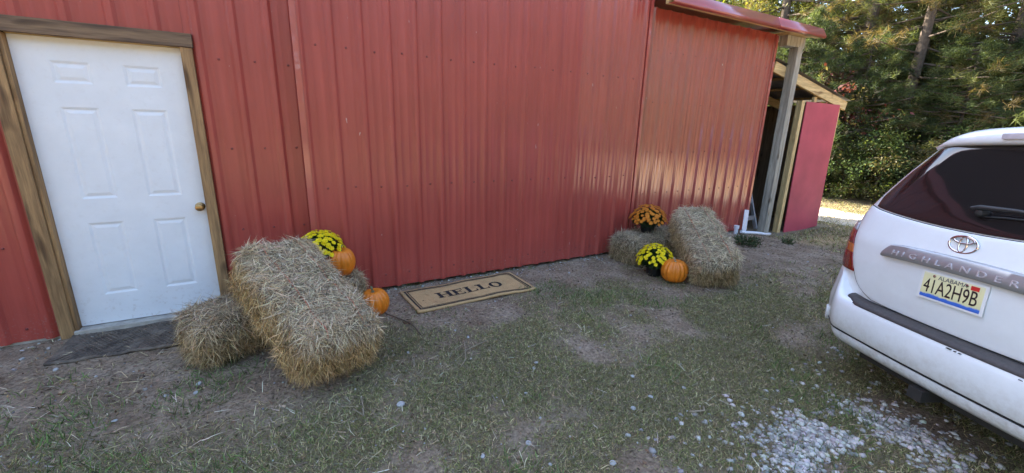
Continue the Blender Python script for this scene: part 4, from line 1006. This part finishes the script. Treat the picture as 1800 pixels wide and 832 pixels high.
# weed
def weed(label, c, n_, r, h, seed):
    g = np.random.default_rng(seed); root = thing('weed', label, 'weed', c); an = g.uniform(0, 6.28, n_); rr = np.sqrt(g.random(n_)) * r
    P0 = np.stack([rr * np.cos(an), rr * np.sin(an), g.uniform(0, h * .7, n_)], -1); D = g.normal(size=(n_, 3)) * .6 + np.stack([np.cos(an) * .5, np.sin(an) * .5, np.ones(n_)], -1)
    V, q, t, cl = strips(P0, D, g.uniform(.03, .10, n_), g.uniform(.006, .014, n_), np.array((.05, .075, .03)) * g.uniform(.5, 1.6, (n_, 1)), .4)
    link('leaves', np_mesh('weed_leaves', V, quads=q, tris=t, colors=cl), M_GRASS, root)
    bm = BM()
    for k_ in range(9): a_ = k_ * 2.4; bm.tube([(0, 0, -.01), (r * .5 * math.cos(a_), r * .5 * math.sin(a_), h * .5), (r * .8 * math.cos(a_), r * .8 * math.sin(a_), h)], .003, 4)
    bm.build('stems', M_STEM, root)
weed('bushy dark green weed on the dirt right of the leaning bale', (5.75, -.62, g0(5.75, -.62)), 420, .17, .13, 2)
weed('small weed on the dirt below the shed opening', (6.55, -.75, g0(6.55, -.75)), 90, .07, .06, 3)
# stones
def stone_mesh(seed, sub=1):
    g = np.random.default_rng(seed); bm_ = bmesh.new(); bmesh.ops.create_icosphere(bm_, subdivisions=sub, radius=1)
    s_ = np.array([1, g.uniform(.65, .95), g.uniform(.4, .65)])
    pl = g.normal(size=(6, 3)); pl /= np.linalg.norm(pl, axis=1, keepdims=True); dl = g.uniform(.55, .85, 6)
    for v in bm_.verts:
        p_ = np.array(v.co)
        for a_, d_ in zip(pl, dl):
            e_ = p_ @ a_ - d_
            if e_ > 0: p_ = p_ - a_ * e_
        v.co = Vector(p_ * s_)
    return bm_
def bm_arrays(b_):
    b_.verts.index_update(); V_ = np.array([v.co for v in b_.verts]); T_ = np.array([[v.index for v in f.verts] for f in b_.faces]); b_.free(); return V_, T_
protos = [bm_arrays(stone_mesh(k_, 1)) for k_ in range(8)]
def stone_field(name, P_, sizes, seed, label, c_):
    g = np.random.default_rng(seed); VV = []; TT = []; CC = []; s0 = 0
    for p_, s_ in zip(P_, sizes):
        V_, T_ = protos[g.integers(8)]; a_ = g.uniform(0, 6.28); R_ = np.array([[math.cos(a_), -math.sin(a_), 0], [math.sin(a_), math.cos(a_), 0], [0, 0, 1]])
        ti = g.uniform(-.4, .4); R2 = np.array([[1, 0, 0], [0, math.cos(ti), -math.sin(ti)], [0, math.sin(ti), math.cos(ti)]])
        VV.append((V_ * s_) @ R2.T @ R_.T + p_); TT.append(T_ + s0); s0 += len(V_); CC.append(np.tile(np.array(c_) * g.uniform(.45, 1.35) * (1 + .04 * g.normal(size=3)), (len(V_), 1)))
    o = link(name, np_mesh(name, np.concatenate(VV), tris=np.concatenate(TT), colors=np.clip(np.concatenate(CC), 0, .8)), M_GRAV); o['kind'] = 'stuff'; tag(o, label, 'gravel'); return o
M_GRAV = attr_mat('limestone_chips', .85)
g = np.random.default_rng(5)
x = g.uniform(1.5, 3.9, 60000); y = g.uniform(-3.75, -2.6, 60000); kp = g.random(60000) < (gravel_density(x, y) ** 1.3 * .5 + .012); x, y = x[kp][:2000], y[kp][:2000]
sz = .008 + .018 * g.random(len(x)) ** 1.2; stone_field('gravel', np.stack([x, y, gh(x, y) + sz * .12], -1), sz, 6, 'patch of pale limestone gravel in the grass behind the SUV', (.47, .43, .39))
x = g.uniform(-2.2, 6.3, 520); y = -np.abs(g.normal(size=520)) * .16 - .02; sz = g.uniform(.005, .017, 520)
stone_field('wall_gravel', np.stack([x, y, gh(x, y) + sz * .2], -1), sz, 7, 'small pale stones strewn along the foot of the barn wall', (.42, .39, .36))
x = g.uniform(-1.9, 4.5, 420); y = g.uniform(-3.6, -.2, 420); sz = g.uniform(.004, .009, 420)
stone_field('pebbles', np.stack([x, y, gh(x, y) + sz * .3], -1), sz, 8, 'tiny pale pebbles dotted over the dirt and grass', (.42, .40, .38))
x = g.uniform(-2.2, 7.5, 5200); y = g.uniform(-3.4, -.05, 5200); kp = g.random(5200) < (1 - grass_density(x, y)) ** 2; x, y = x[kp], y[kp]; sz = .003 + .008 * g.random(len(x)) ** 2
stone_field('soil_crumbs', np.stack([x, y, gh(x, y) + sz * .1], -1), sz, 12, 'crumbs of brown soil on the bare dirt', (.24, .175, .125))
SP = [[.48, -1.87], [.67, -1.34], [1.09, -1.18], [1.32, -.84], [1.97, -2.22], [1.74, -2.46], [1.93, -2.42], [2.01, -2.85], [2.12, -2.72], [1.19, -2.1], [.98, -2.48], [1.43, -1.84], [1.38, -1.89], [1.99, -1.62], [2.56, -1.59], [1.29, -2.77], [.73, -2.46], [.54, -2.14], [1.13, -1.34], [1.14, -2.34], [1.0, -2.65], [2.22, -2.44], [1.75, -2.88], [-1.62, -.28], [-1.38, -.54], [-.84, -1.03], [-.72, -1.16], [-1.34, -.17], [-1.14, -.73], [-.57, -1.1], [-.57, -1.21], [-.91, -1.31], [.37, -1.34], [1.64, -.79], [2.74, -.45], [4.38, -1.61], [5.58, -1.03], [5.76, -1.43]]
smesh = []
for k_ in range(5):
    me = bpy.data.meshes.new('stone'); b_ = stone_mesh(100 + k_, 2); b_.to_mesh(me); b_.free(); me.materials.append(M_STONE); smesh.append(me)
for i, (x, y) in enumerate(SP):
    o = link('stone', smesh[i % 5], None); s_ = random.uniform(.009, .018) * (1.5 if i == 0 else 1); o.scale = (s_,) * 3; o.location = (x, y, g0(x, y) + s_ * .35); o.rotation_euler = (random.uniform(-.3, .3), random.uniform(-.3, .3), random.uniform(0, 6.28))
    tag(o, 'single pale stone lying loose on the yard', 'stone', 'pale stones scattered over the yard')
# twigs
M_TWIG = plain('dry_twig', (.30, .24, .16), .9); M_VINE = plain('brown_vine', (.10, .06, .04), .9)
def twig(pts, r, m_, label):
    tag(BM().tube([(x, y, g0(x, y) + z) for x, y, z in pts], r, 5).build('twig', m_), label, 'twig')
twig([(.66, -.70, .02), (.74, -.80, .012), (.80, -.92, .015), (.82, -1.0, .012), (.83, -1.12, .01)], .0045, M_VINE, 'thin brown vine stem trailing on the dirt below the doormat')
twig([(.93, -1.68, .012), (.99, -1.62, .02), (1.04, -1.50, .018), (1.07, -1.40, .03)], .004, M_TWIG, 'forked pale twig lying on the grass below the doormat')
twig([(1.02, -1.52, .02), (1.12, -1.50, .025), (1.23, -1.45, .012)], .0035, M_TWIG, 'straight pale twig crossing the forked twig on the grass')
twig([(.23, -1.80, .012), (.27, -1.90, .02), (.29, -1.72, .015)], .004, M_TWIG, 'short bent straw stalk in front of the large leaning bale')
twig([(2.05, -2.62, .012), (2.14, -2.66, .018), (2.17, -2.63, .012)], .006, M_TWIG, 'short pale stick on the grass left of the gravel')

# ------------------------------------------------------------------ trees
def quads_leaf(P_, size, colr, g, flat=0.0):
    N = len(P_); n_ = g.normal(size=(N, 3)); n_[:, 2] += flat; n_ /= np.linalg.norm(n_, axis=1, keepdims=True)
    r = g.normal(size=(N, 3)); u = np.cross(n_, r); u /= np.linalg.norm(u, axis=1, keepdims=True); v = np.cross(n_, u); s = size[:, None]
    V = np.stack([P_ - u * s, P_ + v * s * .5 + u * s * .05, P_ + u * s, P_ - v * s * .5], 1).reshape(-1, 3); k_ = np.arange(N)[:, None] * 4
    return V, k_ + np.array([[0, 1, 2, 3]]), np.repeat(colr, 4, 0)
def limb_mesh(segs):
    bm = BM()
    for pts, rs in segs: bm.tube(pts, rs, 7)
    me = bpy.data.meshes.new('trunk'); bm.b.to_mesh(me); bm.b.free(); me.materials.append(M_BARK); return me
def broadleaf(seed, H, R, low, pal, leaf=.06, ncl=120, per=85):
    g = np.random.default_rng(seed); segs = []; tr_ = [(0, 0, -.2)]; x = y = 0
    for k_ in range(1, 7): x += g.normal() * .10; y += g.normal() * .10; tr_.append((x, y, H * .86 * k_ / 6))
    r0 = H * .014; segs.append((tr_, [r0 * (1 - .13 * i) for i in range(7)])); C_ = []
    for k_ in range(ncl):
        z = low + (H - low) * g.random() ** .85; t = (z - low) / (H - low); rm = R * (math.sin(math.pi * (.18 + .80 * t)) ** .7) * g.uniform(.35, 1.05); a_ = g.uniform(0, 6.28)
        C_.append((rm * math.cos(a_), rm * math.sin(a_), z))
        if k_ % 4 == 0:
            zi = max(.3, z - rm * .5); base = np.array([np.interp(zi, [p_[2] for p_ in tr_], [p_[i] for p_ in tr_]) for i in range(2)])
            segs.append(([(base[0], base[1], zi), (C_[-1][0] * .55, C_[-1][1] * .55, zi + (z - zi) * .65), C_[-1]], [r0 * .32, r0 * .2, r0 * .07]))
    C_ = np.array(C_); cs = g.uniform(.28, .62, ncl) * R / 2.0; br = g.uniform(.5, 1.45, ncl); ci = g.integers(len(pal), size=ncl)
    P_ = np.repeat(C_, per, 0) + g.normal(size=(ncl * per, 3)) * np.repeat(cs, per)[:, None] * np.array([.62, .62, .42])
    colr = np.array(pal)[np.repeat(ci, per)] * np.repeat(br, per)[:, None] * g.uniform(.6, 1.4, (ncl * per, 1))
    V, q, cl = quads_leaf(P_, g.uniform(.6, 1.3, ncl * per) * leaf, colr, g, .5)
    me = np_mesh('crown', V, quads=q, colors=np.clip(cl, .003, .8)); me.materials.append(M_LEAF); return limb_mesh(segs), me
def pine(seed, H, R, low, pal, nbr=70, ntuft=14, m_=38, nl=1.0):
    g = np.random.default_rng(seed); segs = [([(0, 0, -.2), (.05, .03, H * .35), (.02, .1, H * .7), (.05, .05, H)], [H * .015, H * .012, H * .007, .02])]; PP = []; DD = []; CC = []
    for k_ in range(nbr):
        z = low + (H - low) * (k_ + g.random()) / nbr; t = (z - low) / (H - low); Lb = R * (1 - t) ** .6 * g.uniform(.6, 1.1) + .3; a_ = k_ * 2.4 + g.uniform(-.4, .4); d = np.array([math.cos(a_), math.sin(a_), g.uniform(-.25, .25)])
        e_ = np.array([0, 0, z]) + d * Lb; segs.append(([(0.02, .05, z), tuple(np.array([0, 0, z]) + d * Lb * .5 - [0, 0, .05]), tuple(e_)], [.03, .02, .008]))
        for j in range(ntuft):
            u = g.uniform(.35, 1.05); c_ = np.array([0, 0, z]) + d * Lb * u + g.normal(size=3) * np.array([.22, .22, .13]) * Lb * .5
            dd = g.normal(size=(m_, 3)) + d * .8 + [0, 0, .25]; PP.append(np.tile(c_, (m_, 1)) + g.normal(size=(m_, 3)) * .05); DD.append(dd)
            CC.append(np.array(pal[g.integers(len(pal))]) * g.uniform(.5, 1.4) * g.uniform(.7, 1.3, (m_, 1)))
    PP = np.concatenate(PP); N = len(PP); V, q, t, cl = strips(PP, np.concatenate(DD), g.uniform(.12, .26, N) * nl, g.uniform(.007, .014, N), np.clip(np.concatenate(CC), .003, .8), .2)
    me = np_mesh('crown', V, quads=q, tris=t, colors=cl); me.materials.append(M_LEAF); return limb_mesh(segs), me
G1 = [(.070, .105, .028), (.105, .135, .032), (.05, .082, .026)]; G2 = [(.12, .14, .026), (.17, .165, .035), (.08, .105, .022)]
G3 = [(.10, .125, .040), (.13, .14, .045), (.17, .13, .055)]; RD = [(.16, .05, .04), (.11, .05, .035), (.09, .08, .04)]; CE = [(.07, .10, .038), (.095, .12, .042)]
kinds = {
    'oak': [broadleaf(21, 10, 3.0, .9, G1), broadleaf(22, 9, 2.8, .6, G2)],
    'pine': [pine(31, 12, 3.0, 1.0, G3), pine(32, 11, 2.7, 1.6, G3)],
    'cedar': [pine(41, 4.6, 1.9, .05, CE, 84, 12, 40, .6)],
    'shrub': [broadleaf(51, 2.4, 1.5, .1, G1 + [(.09, .08, .03)], .045, 70, 90)],
    'sumac': [broadleaf(61, 3.4, 1.3, 1.7, RD, .06, 34, 45)],
}
AU = [(.34, .17, .035), (.28, .20, .04), (.20, .16, .04), (.38, .13, .03)]
kinds['maple'] = [broadleaf(71, 10, 3.0, .7, AU, .07, 110, 75)]
NAMES = {'maple': 'maple_tree', 'oak': 'oak_tree', 'pine': 'pine_tree', 'cedar': 'cedar_tree', 'shrub': 'shrub', 'sumac': 'sumac_tree'}
def plant(kind, v, x, y, s, rz_, label, group):
    tm, cm = kinds[kind][v]; root = thing(NAMES[kind], label, 'shrub' if kind == 'shrub' else 'tree', (x, y, g0(x, y)), group, rz_); root.scale = (s, s, s * random.uniform(.93, 1.08))
    for nm, me in (('trunk', tm), ('crown', cm)): o = bpy.data.objects.new(nm, me); col.objects.link(o); o.parent = root
LBL = {'oak': 'dense broadleaf tree in the wood edge behind the shed', 'pine': 'long-needled pine in the wood edge behind the shed', 'cedar': 'dark low cedar at the edge of the wood right of the shed', 'shrub': 'low green shrub at the foot of the trees beyond the drive'}
WOOD = [('pine', 0, 14.6, 4.6, 1.0), ('oak', 1, 15.3, 6.6, 1.0), ('pine', 0, 16.3, 3.0, 1.05), ('pine', 1, 17.6, 4.6, 1.1), ('oak', 0, 17.2, 8.8, 1.1), ('pine', 0, 15.5, 9.6, 1.05), ('pine', 1, 15.6, 1.4, .95), ('oak', 1, 19.2, 6.2, 1.15), ('pine', 1, 19.5, 2.4, 1.15), ('pine', 0, 20.5, 4.5, 1.2), ('oak', 1, 20.8, 9.6, 1.2), ('pine', 1, 21.5, 12.6, 1.2), ('oak', 0, 18.5, 12.2, 1.1), ('pine', 0, 18.0, .2, 1.1), ('oak', 1, 21.5, .6, 1.2), ('pine', 1, 23.5, 3.0, 1.3), ('oak', 0, 24.0, 7.0, 1.3), ('oak', 1, 25.5, 11.5, 1.35), ('oak', 0, 26.0, 4.8, 1.35), ('pine', 0, 22.0, -2.0, 1.2), ('oak', 1, 25.5, 1.5, 1.3), ('oak', 0, 25.5, -2.4, 1.3), ('oak', 0, 22.5, 15.5, 1.3), ('pine', 1, 17.5, 15.0, 1.2)]
for i, (kd, v, x, y, s) in enumerate(WOOD): plant(kd, v, x, y, s, i * 1.7, LBL[kd], 'trees in the wood edge')
CED = [(13.4, 3.2, 1.0), (14.3, 1.9, .95), (15.4, .2, .9), (13.9, 5.6, 1.1), (16.8, 1.6, 1.1), (17.4, -.8, 1.0)]
for i, (x, y, s) in enumerate(CED): plant('cedar', 0, x, y, s, i * 2.1, LBL['cedar'], 'cedars at the wood edge')
for i, (x, y, s) in enumerate(((13.0, 2.0, .8), (13.6, .9, .75), (14.6, -.2, .8), (12.9, 4.4, .9), (15.8, -1.2, .9), (17.0, 3.4, 1.1), (18.4, .9, 1.1), (14.2, 7.2, 1.1))): plant('shrub', 0, x, y, s, i * 1.3, LBL['shrub'], 'shrubs along the wood edge')
plant('sumac', 0, 13.3, 2.5, 1.0, .6, 'thin tree with dull red leaves in front of the green wood', None)
# trees across the yard, on the sunny side, and beyond the barn roof (seen only mirrored in paint and glass)
BACK = [('oak', 0, -14, -17, 1.0), ('oak', 1, -18, -13, 1.0), ('maple', 0, -6, -23, 1.1), ('oak', 0, 5, -23, 1.1), ('pine', 1, 10, -22, 1.0), ('maple', 0, 19.5, -19, 1.1), ('oak', 1, 24, -15.5, 1.2), ('oak', 0, 28, -11.5, 1.2), ('oak', 1, -9, -19, 1.0), ('pine', 0, -3.5, -21, 1.0), ('maple', 0, 2, -20, 1.0), ('oak', 1, 7.5, -19.5, 1.05), ('maple', 0, 12.5, -18, 1.0), ('maple', 0, 17, -16, 1.05), ('maple', 0, 21.5, -13, 1.1), ('maple', 0, 25, -9.5, 1.1), ('maple', 0, 27, -6, 1.0), ('oak', 1, 14.5, -22, 1.2)]
for i, (kd, v, x, y, s) in enumerate(BACK): plant(kd, v, x, y, s, i * 1.1, 'tree across the yard facing the barn front', 'trees across the yard')
for i, (kd, v, x, y, s) in enumerate([('oak', 0, -12, 21, 1.5), ('pine', 0, -17, 19, 1.4), ('oak', 1, -22, 20, 1.5), ('pine', 1, -7, 24, 1.4), ('oak', 1, -4, 27, 1.5)]): plant(kd, v, x, y, s, i * 1.9, 'tree standing beyond the barn roof', 'trees beyond the barn')
# far wood mass
g = np.random.default_rng(9); N = 60000; a_ = np.where(g.random(N) < .28, np.radians(g.uniform(-22, 62, N)), np.radians(g.uniform(-175, -10, N))); rr = g.uniform(29, 36, N); z = g.uniform(0, 1, N) ** .9 * (11 + 3 * vnoise(a_ * 14, a_ * 0, 3))
V, q, cl = quads_leaf(np.stack([rr * np.cos(a_), rr * np.sin(a_), z], -1), g.uniform(.15, .42, N), np.array(G1)[g.integers(3, size=N)] * g.uniform(.5, 1.6, (N, 1)), g, .4)
o = link('far_woods', np_mesh('far_woods', V, quads=q, colors=np.clip(cl, .003, .8)), M_LEAF); o['kind'] = 'stuff'; tag(o, 'deep green wood behind the nearer trees', 'woods')
